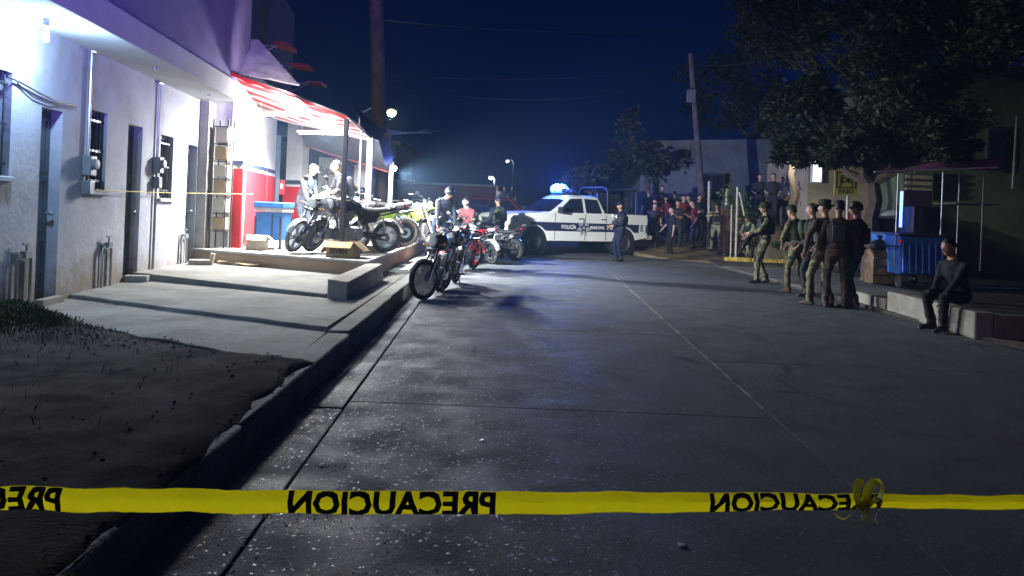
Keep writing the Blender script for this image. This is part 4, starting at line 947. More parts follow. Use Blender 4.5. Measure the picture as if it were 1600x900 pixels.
def cab(mb, prof_lo, prof_hi, hw0, hw1, m=0):
    """greenhouse: lower ring at the belt, upper ring at the roof; prof = (rear x, front x, z)"""
    r0, f0, z0 = prof_lo; r1, f1, z1 = prof_hi
    ring = lambda r_, f_, hw, z, c: [(r_ + c, -hw, z), (f_ - c, -hw, z), (f_, -hw + c * 1.5, z), (f_, hw - c * 1.5, z), (f_ - c, hw, z), (r_ + c, hw, z), (r_, hw - c, z), (r_, -hw + c, z)]
    zm = z0 + (z1 - z0) * .55
    mb.loft([ring(r0, f0, hw0, z0, .05), ring(r0 + (r1 - r0) * .55, f0 + (f1 - f0) * .55, hw0 + (hw1 - hw0) * .55, zm, .06), ring(r1, f1, hw1, z1, .09), ring(r1 + .1, f1 - .12, hw1 - .1, z1 + .05, .1)], m)
def side_pt(x, z, hw0, hw1, z0, z1, out=.012):
    t = (z - z0) / (z1 - z0); return hw0 + (hw1 - hw0) * t + out
def pane(parent, poly, hw0, hw1, z0, z1, side, m, name='side_window', out=.012):
    """glass laid on the leaning cab side, poly in (x, z)"""
    f = MB(); n = len(poly)
    a = [(x, side * side_pt(x, z, hw0, hw1, z0, z1, out), z) for x, z in poly]; b = [(x, side * side_pt(x, z, hw0, hw1, z0, z1, -.03), z) for x, z in poly]
    f.add(a + b, [tuple(range(n))] + [(i, (i + 1) % n, n + (i + 1) % n, n + i) for i in range(n)])
    return f.build(name, m, parent, smooth=None)

# ------------------------------------------------------------------ police pickup
tr = thing('police_pickup', 'white police crew-cab pickup with navy band and glowing blue roof light', 'pickup', (1.85, 25.77, 0.0), R(213))
ZB, ZR = 1.36, 1.93
AF, AR_, WR = 1.95, -1.82, .41
def tarch(x):
    z = .46
    for c in (AF, AR_):
        if abs(x - c) < .52: z = max(z, .42 + math.sqrt(.52 ** 2 - (x - c) ** 2))
    return z
body = MB()
lower = [(-2.86, .60), (AR_ - .52, .52)] + arc(AR_, .42, .52, 168, 12)[0:] + [(AR_ + .54, .46), (AF - .54, .46)] + arc(AF, .42, .52, 168, 12) + [(2.5, .46), (2.86, .44), (2.93, .60)]
upper = [(2.96, .95), (2.93, 1.14), (2.78, 1.27), (2.2, 1.335), (1.28, ZB + .02), (-.98, ZB + .005), (-.99, 1.40), (-2.84, 1.40), (-2.87, 1.2)]
body.prism(lower + upper, -.96, .96, 'Y')
bo = body.build('body', M_CWHITE, tr, smooth=35)
bv = bo.modifiers.new('edge', 'BEVEL'); bv.width = .045; bv.segments = 3; bv.limit_method = 'ANGLE'; bv.angle_limit = R(40)
cb_ = MB(); cab(cb_, (-1.0, 1.30, ZB), (-.80, .42, ZR), .93, .76); cb_.build('cab', M_CWHITE, tr, smooth=35)
for sd in (1, -1):
    pane(tr, [(1.02, ZB + .03), (.46, 1.84), (-.02, 1.87), (-.02, ZB + .03)], .93, .76, ZB, ZR, sd, M_CGLASS)
    pane(tr, [(-.14, ZB + .03), (-.14, 1.87), (-.68, 1.85), (-.80, ZB + .1), (-.78, ZB + .03)], .93, .76, ZB, ZR, sd, M_CGLASS)
    bd = MB(); xs = [-2.84 + i * (4.95 / 66) for i in range(67)] ; zt, zb_ = 1.06, .78
    for x0, x1 in zip(xs[:-1], xs[1:]):
        a, b = max(zb_, tarch(x0) + .03), max(zb_, tarch(x1) + .03)
        if a < zt and b < zt: bd.add([(x0, sd * .965, a), (x1, sd * .965, b), (x1, sd * .965, zt), (x0, sd * .965, zt)], [(0, 1, 2, 3)])
    bd.build('navy_band', M_CNAVY, tr, smooth=None)
    for x in (1.16, -.08, -.97):
        MB().box((x, sd * .964, .93), (.012, .008, .86)).build('door_seam', M_BLACKP, tr, smooth=None)
    for x in (.10, -.86):
        MB().box((x, sd * .98, 1.20), (.2, .03, .035)).build('door_handle', M_BLACKP, tr, bevel=.008)
    mm = MB().box((1.02, sd * 1.09, ZB + .10), (.12, .2, .2)).cyl((1.02, sd * .9, ZB + .03), (1.02, sd * 1.03, ZB + .06), .03, 8).build('mirror', M_BLACKP, tr, bevel=.02)
    MB().add([(2.62, sd * .967, 1.05), (2.90, sd * .93, 1.02), (2.95, sd * .62, 1.02), (2.95, sd * .62, 1.16), (2.88, sd * .93, 1.18), (2.60, sd * .967, 1.14)], [(0, 1, 4, 5), (1, 2, 3, 4)]).build('headlight', mat('headlight_glass', (.30, .30, .33), rough=.08, spec=1), tr, smooth=None)
    MB().box((2.955, sd * .78, .66), (.03, .16, .16)).build('fog_light', M_BLACKP, tr, bevel=.01)
    MB().box((-2.88, sd * .88, 1.14), (.03, .12, .38)).build('tail_light', mat('tail_red', (.3, .01, .012), rough=.2), tr, bevel=.01)
    for c in (AF, AR_): car_wheel(tr, c, sd * .84, WR, sd)
    for c in (AF, AR_): MB().lathe([(.50, -.02), (.50, .32)], (c, sd * .62 - (.0 if sd > 0 else .3), .42), 24, axis='Y').build('wheel_well', M_BLACKP, tr, smooth=30)
MB().add([(1.285, -.80, ZB + .05), (1.285, .80, ZB + .05), (.49, .68, ZR - .05), (.49, -.68, ZR - .05), (1.25, -.80, ZB + .02), (1.25, .80, ZB + .02), (.45, .68, ZR - .08), (.45, -.68, ZR - .08)], [(0, 1, 2, 3), (0, 4, 5, 1), (1, 5, 6, 2), (2, 6, 7, 3), (3, 7, 4, 0)]).build('windscreen', M_CGLASS, tr, smooth=None)
gr = MB().box((2.965, 0, .98), (.03, 1.22, .34))
for k in range(4): gr.box((2.985, 0, .86 + k * .08), (.02, 1.18, .022), m=1)
gr.build('grille', [M_BLACKP, M_PLASTIC], tr, smooth=None)
MB().box((2.97, 0, .62), (.1, 1.86, .26)).build('front_bumper', M_CWHITE, tr, bevel=.04)
MB().box((3.0, 0, .52), (.08, 1.2, .14)).build('air_dam', M_BLACKP, tr, bevel=.02)
MB().box((-3.02, 0, .62), (.32, 1.8, .16)).build('rear_bumper', M_CWHITE, tr, bevel=.03)
MB().box((-1.92, 0, 1.404), (1.78, 1.66, .02)).build('bed_liner', M_BLACKP, tr, smooth=None)
MB().box((-.1, 0, .52), (5.2, 1.3, .2)).build('chassis', M_BLACKP, tr, smooth=None)
# roll cage with bench and black tarp over the load bed
rc = MB()
for x in (-1.15, -2.45):
    rc.tube([(x, -.8, 1.38), (x, -.78, 2.15), (x, -.6, 2.3), (x, .6, 2.3), (x, .78, 2.15), (x, .8, 1.38)], .032, 8)
for y in (-.7, .7): rc.tube([(-1.15, y, 2.24), (-2.45, y, 2.24)], .028, 8)
rc.tube([(-1.15, -.7, 1.75), (-2.45, -.7, 1.75)], .024, 8)
rc.build('roll_cage', M_BLACKP, tr)
MB().box((-1.85, 0, 1.66), (1.1, .55, .1)).box((-1.85, 0, 1.92), (1.1, .1, .42)).box((-1.85, 0, 1.5), (1.0, .3, .22)).build('bench', M_BLACKP, tr, bevel=.02)
MB().cyl((-2.45, .3, 2.32), (-2.45, -.55, 2.32), .02, 8).build('cage_lamp_bar', M_CHROME, tr)
MB().tube([(-.72, .6, 1.96), (-.75, .6, 2.15), (-.78, .6, 2.32)], [.012, .009, .005], 6).build('antenna', M_BLACKP, tr)
# roof light bar, the driver-side half lit
lb = MB().box((.12, 0, 2.02), (.26, 1.24, .05)).build('light_bar_base', M_BLACKP, tr, bevel=.01)
for k, yv in enumerate((-.46, -.16, .14, .44)):
    litm = mat('lit_police_blue', (.05, .2, 1), emit=(.015, .10, 1.0), estr=8) if k < 2 else mat('police_lens_off', (.02, .05, .3), rough=.15)
    MB().box((.12, yv, 2.13 if k > 1 else 2.17), (.28 if k > 1 else .34, .285, .16 if k > 1 else .25)).build('light_lens', litm, lb, bevel=.05)
    if k < 2: MB().ell((.12, yv + .02, 2.19), (.235, .18, .16), 14, 9).build('beacon_bulb', mat('lit_beacon_core', (1, 1, 1), emit=(.06, .34, 1.0), estr=6), lb)
TM = Matrix.Translation(tr.location) @ Matrix.Rotation(R(213), 4, 'Z')
lamp('police_blue_light', TM @ Vector((.12, -.30, 2.46)), 1150, (.04, .14, 1.0), .12)
# lettering and star
for (s_, x, z, sz, xs_) in (('POLICÍA', .60, .915, .17, .95), ('MUNICIPAL', -.60, .915, .135, .92), ('PO', -1.16, .93, .2, 1.0)):
    t_ = text_mesh(s_, sz, 'lettering', M_CWHITE, tr, bold=.006, xscale=-xs_); t_.location = (x, .9685, z)
    t_ = text_mesh(s_, sz, 'lettering', M_CWHITE, tr, bold=.006, xscale=xs_); t_.location = (x, -.9685, z)
t_ = text_mesh('E', .3, 'lettering', M_CNAVY, tr, bold=.01, xscale=-1); t_.location = (-2.6, .969, .93)
MB().box((-2.62, .966, .92), (.3, .004, .28)).build('number_panel', M_CWHITE, tr, smooth=None)
st_ = []
for i in range(14):
    q = math.pi / 2 + i * math.pi / 7; r_ = .31 if i % 2 == 0 else .17
    st_.append((-.02 + r_ * math.cos(q), .90 + r_ * math.sin(q)))
em = MB().prism(st_, .966, .9705, 'Y'); em.build('star_badge', mat('badge_silver', (.52, .54, .55), rough=.4, metal=.3), tr, smooth=None)
st2 = [(-.02 + .19 * (x - .02 + .02), .90 + .19 * z) for x, z in [(math.cos(math.pi / 2 + i * math.pi / 5) * (1 if i % 2 == 0 else .45), math.sin(math.pi / 2 + i * math.pi / 5) * (1 if i % 2 == 0 else .45)) for i in range(10)]]
MB().prism(st2, .9705, .9735, 'Y').build('star_inset', M_CNAVY, tr, smooth=None)
MB().lathe([(.0, 0), (.05, 0), (.05, .003)], (-.02, .9735, .9), 14, axis='Y').build('star_centre', MATS['badge_silver'], tr)

def hatch(name, label, loc, rz, paint, L_=4.3, zb=.92, zr=1.46, hw=.86):
    t = thing(name, label, 'car', loc, rz); f, r_ = L_ / 2, -L_ / 2; a1, a2 = f - .82, r_ + .78
    lo = [(r_ + .03, .40), (a2 - .38, .30)] + arc(a2, .31, .37, 170, 10) + [(a2 + .4, .24), (a1 - .4, .24)] + arc(a1, .31, .37, 170, 10) + [(f - .1, .26), (f, .42)]
    upr = [(f + .0, .62), (f - .12, .76), (f - 1.05, zb), (r_ + .12, zb + .04), (r_, .8)]
    b = MB().prism(lo + upr, -hw, hw, 'Y').build('body', paint, t, smooth=35)
    v_ = b.modifiers.new('edge', 'BEVEL'); v_.width = .07; v_.segments = 3; v_.limit_method = 'ANGLE'; v_.angle_limit = R(35)
    c = MB(); cab(c, (r_ + .15, f - 1.1, zb), (r_ + .62, f - 1.95, zr), hw - .05, hw - .24); c.build('cabin', paint, t, smooth=35)
    for sd in (1, -1):
        x0, x1 = r_ + .45, f - 1.45; xm_ = (x0 + x1) / 2
        pane(t, [(x1, zb + .04), (f - 1.98, zr - .07), (xm_ + .03, zr - .05), (xm_ + .03, zb + .04)], hw - .05, hw - .24, zb, zr, sd, M_CGLASS)
        pane(t, [(xm_ - .05, zb + .04), (xm_ - .05, zr - .05), (r_ + .72, zr - .08), (x0, zb + .06)], hw - .05, hw - .24, zb, zr, sd, M_CGLASS)
        MB().add([(f - .34, sd * (hw + .003), .66), (f - .02, sd * (hw - .12), .60), (f - .06, sd * (hw - .14), .72), (f - .36, sd * (hw + .003), .76)], [(0, 1, 2, 3)]).build('headlight', MATS['headlight_glass'], t, smooth=None)
        MB().box((r_ - .005, sd * (hw - .14), .78), (.03, .2, .14)).build('tail_light', MATS['tail_red'], t, bevel=.01)
        MB().box((f - 1.5, sd * (hw + .07), zb + .08), (.1, .16, .12)).build('mirror', paint, t, bevel=.02)
        for x in (a1, a2): car_wheel(t, x, sd * (hw - .12), .31, sd)
    MB().add([(f - 1.13, -.62, zb + .05), (f - 1.13, .62, zb + .05), (f - 1.9, .5, zr - .05), (f - 1.9, -.5, zr - .05)], [(0, 1, 2, 3)]).build('windscreen', M_CGLASS, t, smooth=None)
    MB().box((f + .01, 0, .44), (.04, 1.1, .18)).build('grille', M_BLACKP, t, bevel=.01)
    MB().box((f + .02, 0, .34), (.02, .36, .11)).build('number_plate', M_PW, t, smooth=None)
    return t
cw_ = hatch('parked_car', 'white parked car half hidden behind the tree trunk and cart', (11.05, 22.0, .05), R(250), M_CWHITE, zb=1.05, zr=1.75)
hatch('parked_car', 'dark parked car behind the motorcycles at the crossing', (-2.6, 29.2, .12), R(195), mat('dark_car_paint', (.03, .02, .025), rough=.25), 4.4)
hatch('parked_car', 'dark red parked car in front of the dull red wall', (-1.6, 34.2, .42), R(182), mat('red_car_paint', (.22, .02, .025), rough=.25), 4.4)

# ================================================================== MOTORCYCLES
M_ENG = mat('engine_alloy', (.32, .33, .34), rough=.4, metal=.8); M_FRAME = mat('bike_frame', (.03, .03, .033), rough=.4)
M_SEAT = mat('bike_seat', (.02, .02, .022), rough=.7); M_LENS = mat('lamp_lens', (.6, .63, .66), rough=.08, spec=1)
WH = {}
def bike_wheel(t, name, x, r, w_, rimm, spokes, tyre, knob=False):
    key = (r, w_, rimm.name, spokes, tyre.name, knob)
    if key not in WH:
        a = MB().torus((0, 0, 0), r - w_ * .5, w_ * .5, 32, 8, 'Y')
        if knob:
            for k in range(40):
                q = k * 2 * math.pi / 40
                for yy in (-.03, .03): a.box(((r + .003) * math.cos(q), yy, (r + .003) * math.sin(q)), (.02, .028, .022), (0, -q, 0))
        b = MB().lathe([(r - w_ * .82, -.03), (r - w_ * .72, -.036), (r - w_ * .72, .036), (r - w_ * .82, .03), (r - w_ * 1.05, .022), (r - w_ * 1.05, -.022), (r - w_ * .82, -.03)], (0, 0, 0), 30, axis='Y')
        b.lathe([(.001, -.055), (.035, -.055), (.04, -.02), (.04, .02), (.035, .055), (.001, .055)], (0, 0, 0), 14, axis='Y')
        ri = r - w_ * .95
        if spokes == 'cast':
            for k in range(5):
                q = k * 2 * math.pi / 5
                for dq in (-.16, .16): b.tube([(.03 * math.cos(q), 0, .03 * math.sin(q)), (ri * math.cos(q + dq), 0, ri * math.sin(q + dq))], [.016, .012], 6)
        else:
            for k in range(16):
                q = k * 2 * math.pi / 16; s = 1 if k % 2 else -1
                b.cyl((.035 * math.cos(q + .5 * s), .03 * s, .035 * math.sin(q + .5 * s)), (ri * math.cos(q), 0, ri * math.sin(q)), .0055, 4)
        d = MB().lathe([(.05, .058), (.115, .058), (.115, .062), (.05, .062), (.05, .058)], (0, 0, 0), 20, axis='Y')
        WH[key] = (a.mesh('wheel', tyre, 40), b.mesh('rim', rimm, 40), d.mesh('brake_disc', M_CHROME, 40))
    me = WH[key]
    o = bpy.data.objects.new(name, me[0]); COL.objects.link(o); o.parent = t; o.location = (x, 0, r)
    for nm, m_ in (('rim', me[1]), ('brake_disc', me[2])):
        c = bpy.data.objects.new(nm, m_); COL.objects.link(c); c.parent = o
    return o
def motorcycle(label, loc, heading, lean=9, style='street', paint=None, rim=None, spokes='cast', tail=None, tyre=None, group=None, steer=0, plate=False):
    """x forward; leans onto the stand on its left"""
    t = thing('motorcycle', label, 'motorcycle', loc, group=group)
    t.rotation_euler = (Matrix.Rotation(R(heading), 3, 'Z') @ Matrix.Rotation(R(-lean), 3, 'X')).to_euler()
    paint = paint or M_FRAME; rim = rim or M_FRAME; tail = tail or paint; tyre = tyre or M_TYRE
    dirt = style == 'dirt'
    rf, rr = (.34, .32) if dirt else (.30, .30); wf, wr = (.075, .095) if not dirt else (.085, .105)
    xf, xr = (.70, -.66) if not dirt else (.74, -.68)
    bike_wheel(t, 'front_wheel', xf, rf, wf, rim, spokes, tyre, dirt); bike_wheel(t, 'rear_wheel', xr, rr, wr, rim, spokes, tyre, dirt)
    top = Vector((.40, 0, .98 if dirt else .92))
    d = (top - Vector((xf, 0, rf))).normalized()
    for sy in (-1, 1):
        MB().tube([(xf, sy * .085, rf), Vector((xf, sy * .085, rf)) + d * .33, Vector((xf, sy * .085, rf)) + d * .34, (top.x, sy * .085, top.z)], [.028, .028, .02, .02], 8).build('fork_leg', M_CHROME if not dirt else M_ENG, t)
        MB().tube([Vector((top.x, sy * .085, top.z)) - d * .16, Vector((top.x, sy * .085, top.z)) - d * .02], .033, 8).build('fork_shroud', M_FRAME, t)
    MB().box(top - d * .02, (.09, .24, .03)).box(top - d * .17, (.09, .24, .035)).build('fork_yoke', M_FRAME, t, bevel=.006)
    fr_ = MB().tube([top - d * .1, (.32, 0, .55), (.28, 0, .32), (-.05, 0, .28), (-.24, 0, .40)], .02, 7)
    for sy in (-1, 1): fr_.tube([top - d * .06, (.1, sy * .09, .80), (-.2, sy * .12, .68), (-.55, sy * .09, .74), (-.84, sy * .06, .80)], .016, 7).tube([(-.2, sy * .11, .68), (-.24, sy * .10, .40)], .016, 7)
    fr_.build('frame', M_FRAME, t)
    for sy in (-1, 1):
        MB().box(((xr - .22) / 2, sy * .085, .34), (abs(xr + .22), .025, .05), (0, math.atan2(.40 - rr, abs(xr) - .22) * .5, 0)).build('swing_arm', M_FRAME, t, bevel=.006)
        sh = [(-.50, sy * .12, .70), (xr + .06, sy * .12, .36)]
        pts = []
        for i in range(40):
            p = Vector(sh[0]).lerp(Vector(sh[1]), .12 + .6 * i / 39); q = i * .95; pts.append((p.x + .026 * math.cos(q), p.y + .026 * math.sin(q), p.z))
        MB().tube(sh, .011, 6).tube(pts, .005, 4).build('shock', M_CHROME, t)
    eng = MB().box((.04, 0, .37), (.34, .24, .2)).lathe([(.001, -.15), (.095, -.15), (.1, -.12), (.1, .12), (.095, .15), (.001, .15)], (-.05, 0, .36), 16, axis='Y')
    for k in range(6): eng.box((.13 + k * .012, 0, .49 + k * .026), (.15, .17, .014), (0, R(-20), 0))
    eng.box((.165, 0, .56), (.1, .12, .17), (0, R(-20), 0))
    eng.build('engine', M_ENG, t, bevel=.008)
    ex = MB().tube([(.24, -.05, .52), (.34, -.10, .44), (.30, -.13, .28), (.05, -.15, .24), (-.25, -.16, .28), (-.3, -.165, .30), (-.72, -.175, .42 if not dirt else .62), (-.76, -.175, .43 if not dirt else .64)], [.02, .02, .02, .022, .03, .045, .05, .03], 9)
    ex.build('exhaust', M_CHROME, t)
    # tank, seat, side panels
    rings = []
    for i in range(9):
        s = i / 8; x = .36 - .46 * s; h = (.09 + .13 * math.sin(math.pi * min(1, s * .75 + .22))) * (1.0 if not dirt else .75); w_ = (.075 + .075 * math.sin(math.pi * min(1, s * .8 + .12))) * (1 if not dirt else .7); zc = .80 if not dirt else .84
        rings.append([(x, w_ * math.cos(q) * (1 if math.sin(q) > -.2 else .8), zc + (h if math.sin(q) > 0 else .07) * math.sin(q)) for q in [2 * math.pi * k / 12 for k in range(12)]])
    tk = MB().loft(rings).build('tank', M_FRAME if dirt else paint, t, smooth=60)
    MB().lathe([(.03, 0), (.03, .015), (.001, .018)], (.16, 0, (.80 if not dirt else .84) + (.215 if not dirt else .16)), 12).build('tank_cap', M_CHROME, tk)
    rings = []
    zs = .80 if not dirt else .90
    for i in range(9):
        s = i / 8; x = -.04 - .74 * s; w_ = .09 + .05 * math.sin(math.pi * min(1, s * 1.3 + .1)) * (1 if not dirt else .5); z = zs + (.03 + .06 * s * s) - .05 * math.sin(math.pi * s * .8)
        rings.append([(x, w_ * math.cos(q), z + .045 * math.sin(q)) for q in [2 * math.pi * k / 10 for k in range(10)]])
    MB().loft(rings).build('seat', M_SEAT, t, smooth=60)
    for sy in (-1, 1): MB().add([(-.08, sy * .13, .76), (-.12, sy * .14, .56), (-.36, sy * .14, .60), (-.44, sy * .12, .76), (-.10, sy * .10, .75), (-.13, sy * .11, .57), (-.35, sy * .11, .61), (-.43, sy * .09, .75)], [(0, 1, 2, 3), (7, 6, 5, 4), (0, 4, 5, 1), (1, 5, 6, 2), (2, 6, 7, 3), (3, 7, 4, 0)]).build('side_panel', paint, t, bevel=.01)
    # mudguards
    def guard(cx, cz, rad, a0, a1, hw, m_, nm):
        rows_ = []
        for i in range(13):
            q = R(a0 + (a1 - a0) * i / 12)
            rows_.append([(cx + (rad - .018 * abs(y_) / hw) * math.cos(q), y_, cz + (rad - .018 * abs(y_) / hw) * math.sin(q)) for y_ in (-hw, -hw * .5, 0, hw * .5, hw)])
        MB().sheet(rows_, .006).build(nm, m_, t, smooth=60)
    if dirt:
        MB().sheet([[(.50 + .52 * s, y_ * (1 - .55 * abs(s - .35)), .80 + .10 * math.sin(s * 2.0) - .02 * abs(y_) / .1) for y_ in (-.09, -.045, 0, .045, .09)] for s in [i / 8 for i in range(9)]], .006).build('front_mudguard', paint, t, smooth=60)
        MB().sheet([[(-.60 - .42 * s, y_, .90 + .10 * s - .05 * s * s) for y_ in (-.085, -.04, 0, .04, .085)] for s in [i / 8 for i in range(9)]], .006).build('rear_mudguard', M_FRAME, t, smooth=60)
        for sy in (-1, 1): MB().add([(.38, sy * .14, .86), (.52, sy * .16, .62), (.30, sy * .16, .50), (.02, sy * .13, .78), (.38, sy * .12, .86), (.52, sy * .14, .62), (.30, sy * .14, .50), (.02, sy * .11, .78)], [(0, 1, 2, 3), (7, 6, 5, 4), (0, 4, 5, 1), (1, 5, 6, 2), (2, 6, 7, 3), (3, 7, 4, 0)]).build('shroud', paint, t, bevel=.01)
        MB().add([(top.x + .07, -.10, .80), (top.x + .07, .10, .80), (top.x + .05, .12, 1.02), (top.x + .05, -.12, 1.02), (top.x + .05, -.10, .80), (top.x + .05, .10, .80), (top.x + .03, .12, 1.02), (top.x + .03, -.12, 1.02)], [(0, 1, 2, 3), (7, 6, 5, 4), (0, 4, 5, 1), (1, 5, 6, 2), (2, 6, 7, 3), (3, 7, 4, 0)]).build('number_plate', mat('plate_white', (.7, .7, .66), rough=.5), t, bevel=.01)
    else:
        guard(xf, rf, rf + .03, 20, 150, .055, paint if style != 'chrome' else M_FRAME, 'front_mudguard'); guard(xr, rr, rr + .05, 30, 165, .065, tail, 'rear_mudguard')
        rings = []
        for i in range(6):
            s = i / 5; x = -.62 - .32 * s; hw = .10 * (1 - .55 * s); rings.append([(x, hw * math.cos(q), .86 + .05 * s + .055 * (1 - .4 * s) * math.sin(q)) for q in [2 * math.pi * k / 8 for k in range(8)]])
        MB().loft(rings).build('tail', tail, t, smooth=60)
        hl = top + Vector((.12, 0, -.02))
        MB().lathe([(.001, -.11), (.05, -.10), (.085, -.03), (.095, 0)], hl, 16, axis='X').build('headlight', paint if style == 'street' else M_CHROME, t)
        MB().lathe([(.09, .0), (.08, .02), (.001, .03)], hl, 16, axis='X').build('headlight_lens', M_LENS, t)
        MB().ell((-.95, 0, .90), (.025, .06, .035), 10, 6).build('tail_light', MATS['tail_red'], t)
        for sy in (-1, 1):
            MB().cyl((.46, sy * .10, .84), (.46, sy * .2, .84), .008, 6).ell((.46, sy * .22, .84), (.035, .03, .022), 8, 6).build('indicator', mat('amber', (.5, .2, .02), rough=.3), t)
        MB().tube([(-.70, -.10, .88), (-.78, -.13, .98), (-1.0, -.10, 1.0), (-1.0, .10, 1.0), (-.78, .13, .98), (-.70, .10, .88)], .011, 6).build('grab_rail', M_CHROME, t)
        if plate:
            MB().box((-.99, 0, .72), (.012, .22, .15), (0, R(-18), 0)).build('number_plate', mat('plate_white', (.7, .7, .66), rough=.5), t, bevel=.004)
            MB().tube([(-.9, 0, .84), (-.97, 0, .78)], .015, 6).build('plate_bracket', M_FRAME, t)
    hbz = top.z + (.16 if dirt else .11)
    MB().tube([(top.x - .20, -.40, hbz - .01), (top.x - .12, -.28, hbz + .02), (top.x - .01, -.13, hbz), (top.x, -.06, top.z + .02), (top.x, .06, top.z + .02), (top.x - .01, .13, hbz), (top.x - .12, .28, hbz + .02), (top.x - .20, .40, hbz - .01)], .012, 7).build('handlebar', M_CHROME, t)
    for sy in (-1, 1):
        MB().tube([(top.x - .15, sy * .32, hbz + .01), (top.x - .21, sy * .42, hbz - .01)], .019, 8).build('grip', M_SEAT, t)
        MB().tube([(top.x - .08, sy * .27, hbz + .02), (top.x - .12, sy * .42, hbz - .01)], .006, 5).build('lever', M_CHROME, t)
        if not dirt:
            MB().tube([(top.x - .08, sy * .24, hbz + .02), (top.x - .05, sy * .28, hbz + .12), (top.x - .07, sy * .33, hbz + .17)], .006, 5).ell((top.x - .07, sy * .36, hbz + .19), (.012, .06, .042), 12, 6).build('mirror', M_FRAME, t)
        MB().tube([(.02, sy * .12, .28), (.02, sy * .27, .29)], .012, 6).build('foot_peg', M_SEAT, t)
    MB().box((top.x + .02, 0, top.z + .06), (.07, .17, .06), (0, R(30), 0)).build('clocks', M_FRAME, t, bevel=.01)
    a_ = R(lean)
    MB().tube([(-.02, .12, .27), (-.08, .20, .12), (-.10, .23, -.23 * math.tan(a_) + .012 + 0.01), (-.06, .26, -.25 * math.tan(a_) + .015)], .012, 6).build('kickstand', M_FRAME, t)
    MB().tube([(-.16, .10, .40), (xr, .09, rr + .05)], .012, 5).tube([(-.16, .10, .33), (xr, .09, rr - .05)], .012, 5).build('chain', M_FRAME, t)
    if steer:
        SM = Matrix.Translation(top) @ Matrix.Rotation(R(steer), 4, d) @ Matrix.Translation(-top)
        for o in t.children:
            if o.name.split('.')[0] in ('front_wheel', 'fork_leg', 'fork_shroud', 'fork_yoke', 'front_mudguard', 'handlebar', 'grip', 'lever', 'mirror', 'headlight', 'headlight_lens', 'clocks', 'indicator') or (dirt and o.name.startswith('number_plate')):
                o.matrix_local = SM @ Matrix.Translation(o.location)
    return t
G_ = 'motorcycles parked along the kerb'; G2 = 'motorcycles on the workshop platform'
M_BBLUE = mat('bike_dark_blue', (.02, .03, .10), rough=.25); M_BSILV = mat('bike_silver', (.42, .44, .47), rough=.3, metal=.4); M_BRED = mat('bike_red', (.55, .012, .03), rough=.25)
M_LIME = mat('dirt_lime', (.17, .25, .02), rough=.4); M_BWHITE = mat('bike_white', (.62, .63, .62), rough=.3); M_BLK = mat('bike_black', (.015, .015, .018), rough=.25)
M_TPALE = mat('tyre_dusty', (.16, .15, .13), rough=.95, var=.2)
def face(px_, d):                                                  # ground heading that makes the nose point at a picture column
    return px_
motorcycle('black motorcycle with chrome spoked front wheel, first in the kerbside line', (-1.28, 12.05, 0), 264, 13, 'chrome', M_BLK, M_CHROME, 'wire', M_BSILV, group=G_, steer=-34)
motorcycle('dark blue motorcycle standing close behind the chrome-wheeled one', (-1.10, 13.35, 0), 262, 12, 'street', M_BBLUE, M_CHROME, 'cast', M_BLK, group=G_, steer=-25)
motorcycle('motorcycle with bright red wheels and red tank', (-1.12, 16.9, 0), 246, 10, 'street', M_BRED, mat('rim_red', (.6, .02, .05), rough=.35), 'cast', M_BRED, group=G_)
motorcycle('white-tailed motorcycle showing its number plate beside the crouching officer', (-.85, 19.7, 0), 128, 9, 'street', M_BSILV, M_CHROME, 'wire', M_BWHITE, group=G_, plate=True)
motorcycle('dusty white motorcycle at the platform front with lime flash', (-3.30, 13.62, PZ), 232, 9, 'street', M_BSILV, M_BSILV, 'cast', M_BWHITE, M_TPALE, group=G2, steer=22)
motorcycle('black motorcycle nose to nose with the dusty white one', (-2.90, 13.75, PZ), 214, 9, 'street', M_BLK, M_BSILV, 'cast', M_BWHITE, M_TPALE, group=G2, steer=34)
motorcycle('lime green dirt bike between the white posts', (-2.95, 16.2, PZ), 205, 8, 'dirt', M_LIME, M_FRAME, 'wire', M_LIME, M_TPALE, group=G2)
motorcycle('lime green dirt bike outside the last white post', (-2.55, 18.6, .5), 330, 8, 'dirt', M_LIME, M_FRAME, 'wire', M_LIME, M_TPALE, group=G2)
motorcycle('black street motorcycle parked deep in the workshop', (-3.5, 18.4, PZ), 200, 8, 'street', M_BLK, M_FRAME, 'cast', M_BLK, M_TPALE, group=G2)
motorcycle('dark motorcycle in the street behind the leaning officer', (-1.55, 21.6, 0), 235, 9, 'street', M_BBLUE, M_FRAME, 'cast', M_BLK, group=G_)

motorcycle('black motorcycle between the red-wheeled one and the leaning officer', (-1.72, 18.7, .19), 250, 9, 'street', M_BLK, M_FRAME, 'cast', M_BLK, group=G_, steer=15)
motorcycle('grey motorcycle tucked behind the white-tailed one', (-.35, 21.3, 0), 140, 9, 'street', mat('bike_grey', (.09, .10, .11), rough=.35), M_FRAME, 'cast', M_BLK, group=G_)
motorcycle('black motorcycle at the street edge of the platform past the ledge', (-2.6, 20.8, .5), 300, 9, 'street', M_BLK, M_FRAME, 'wire', M_BLK, M_TPALE, group=G2)
motorcycle('dark dirt bike with lime shrouds beside the back wall', (-3.9, 19.4, PZ), 215, 8, 'dirt', M_LIME, M_FRAME, 'wire', M_LIME, M_TPALE, group=G2)
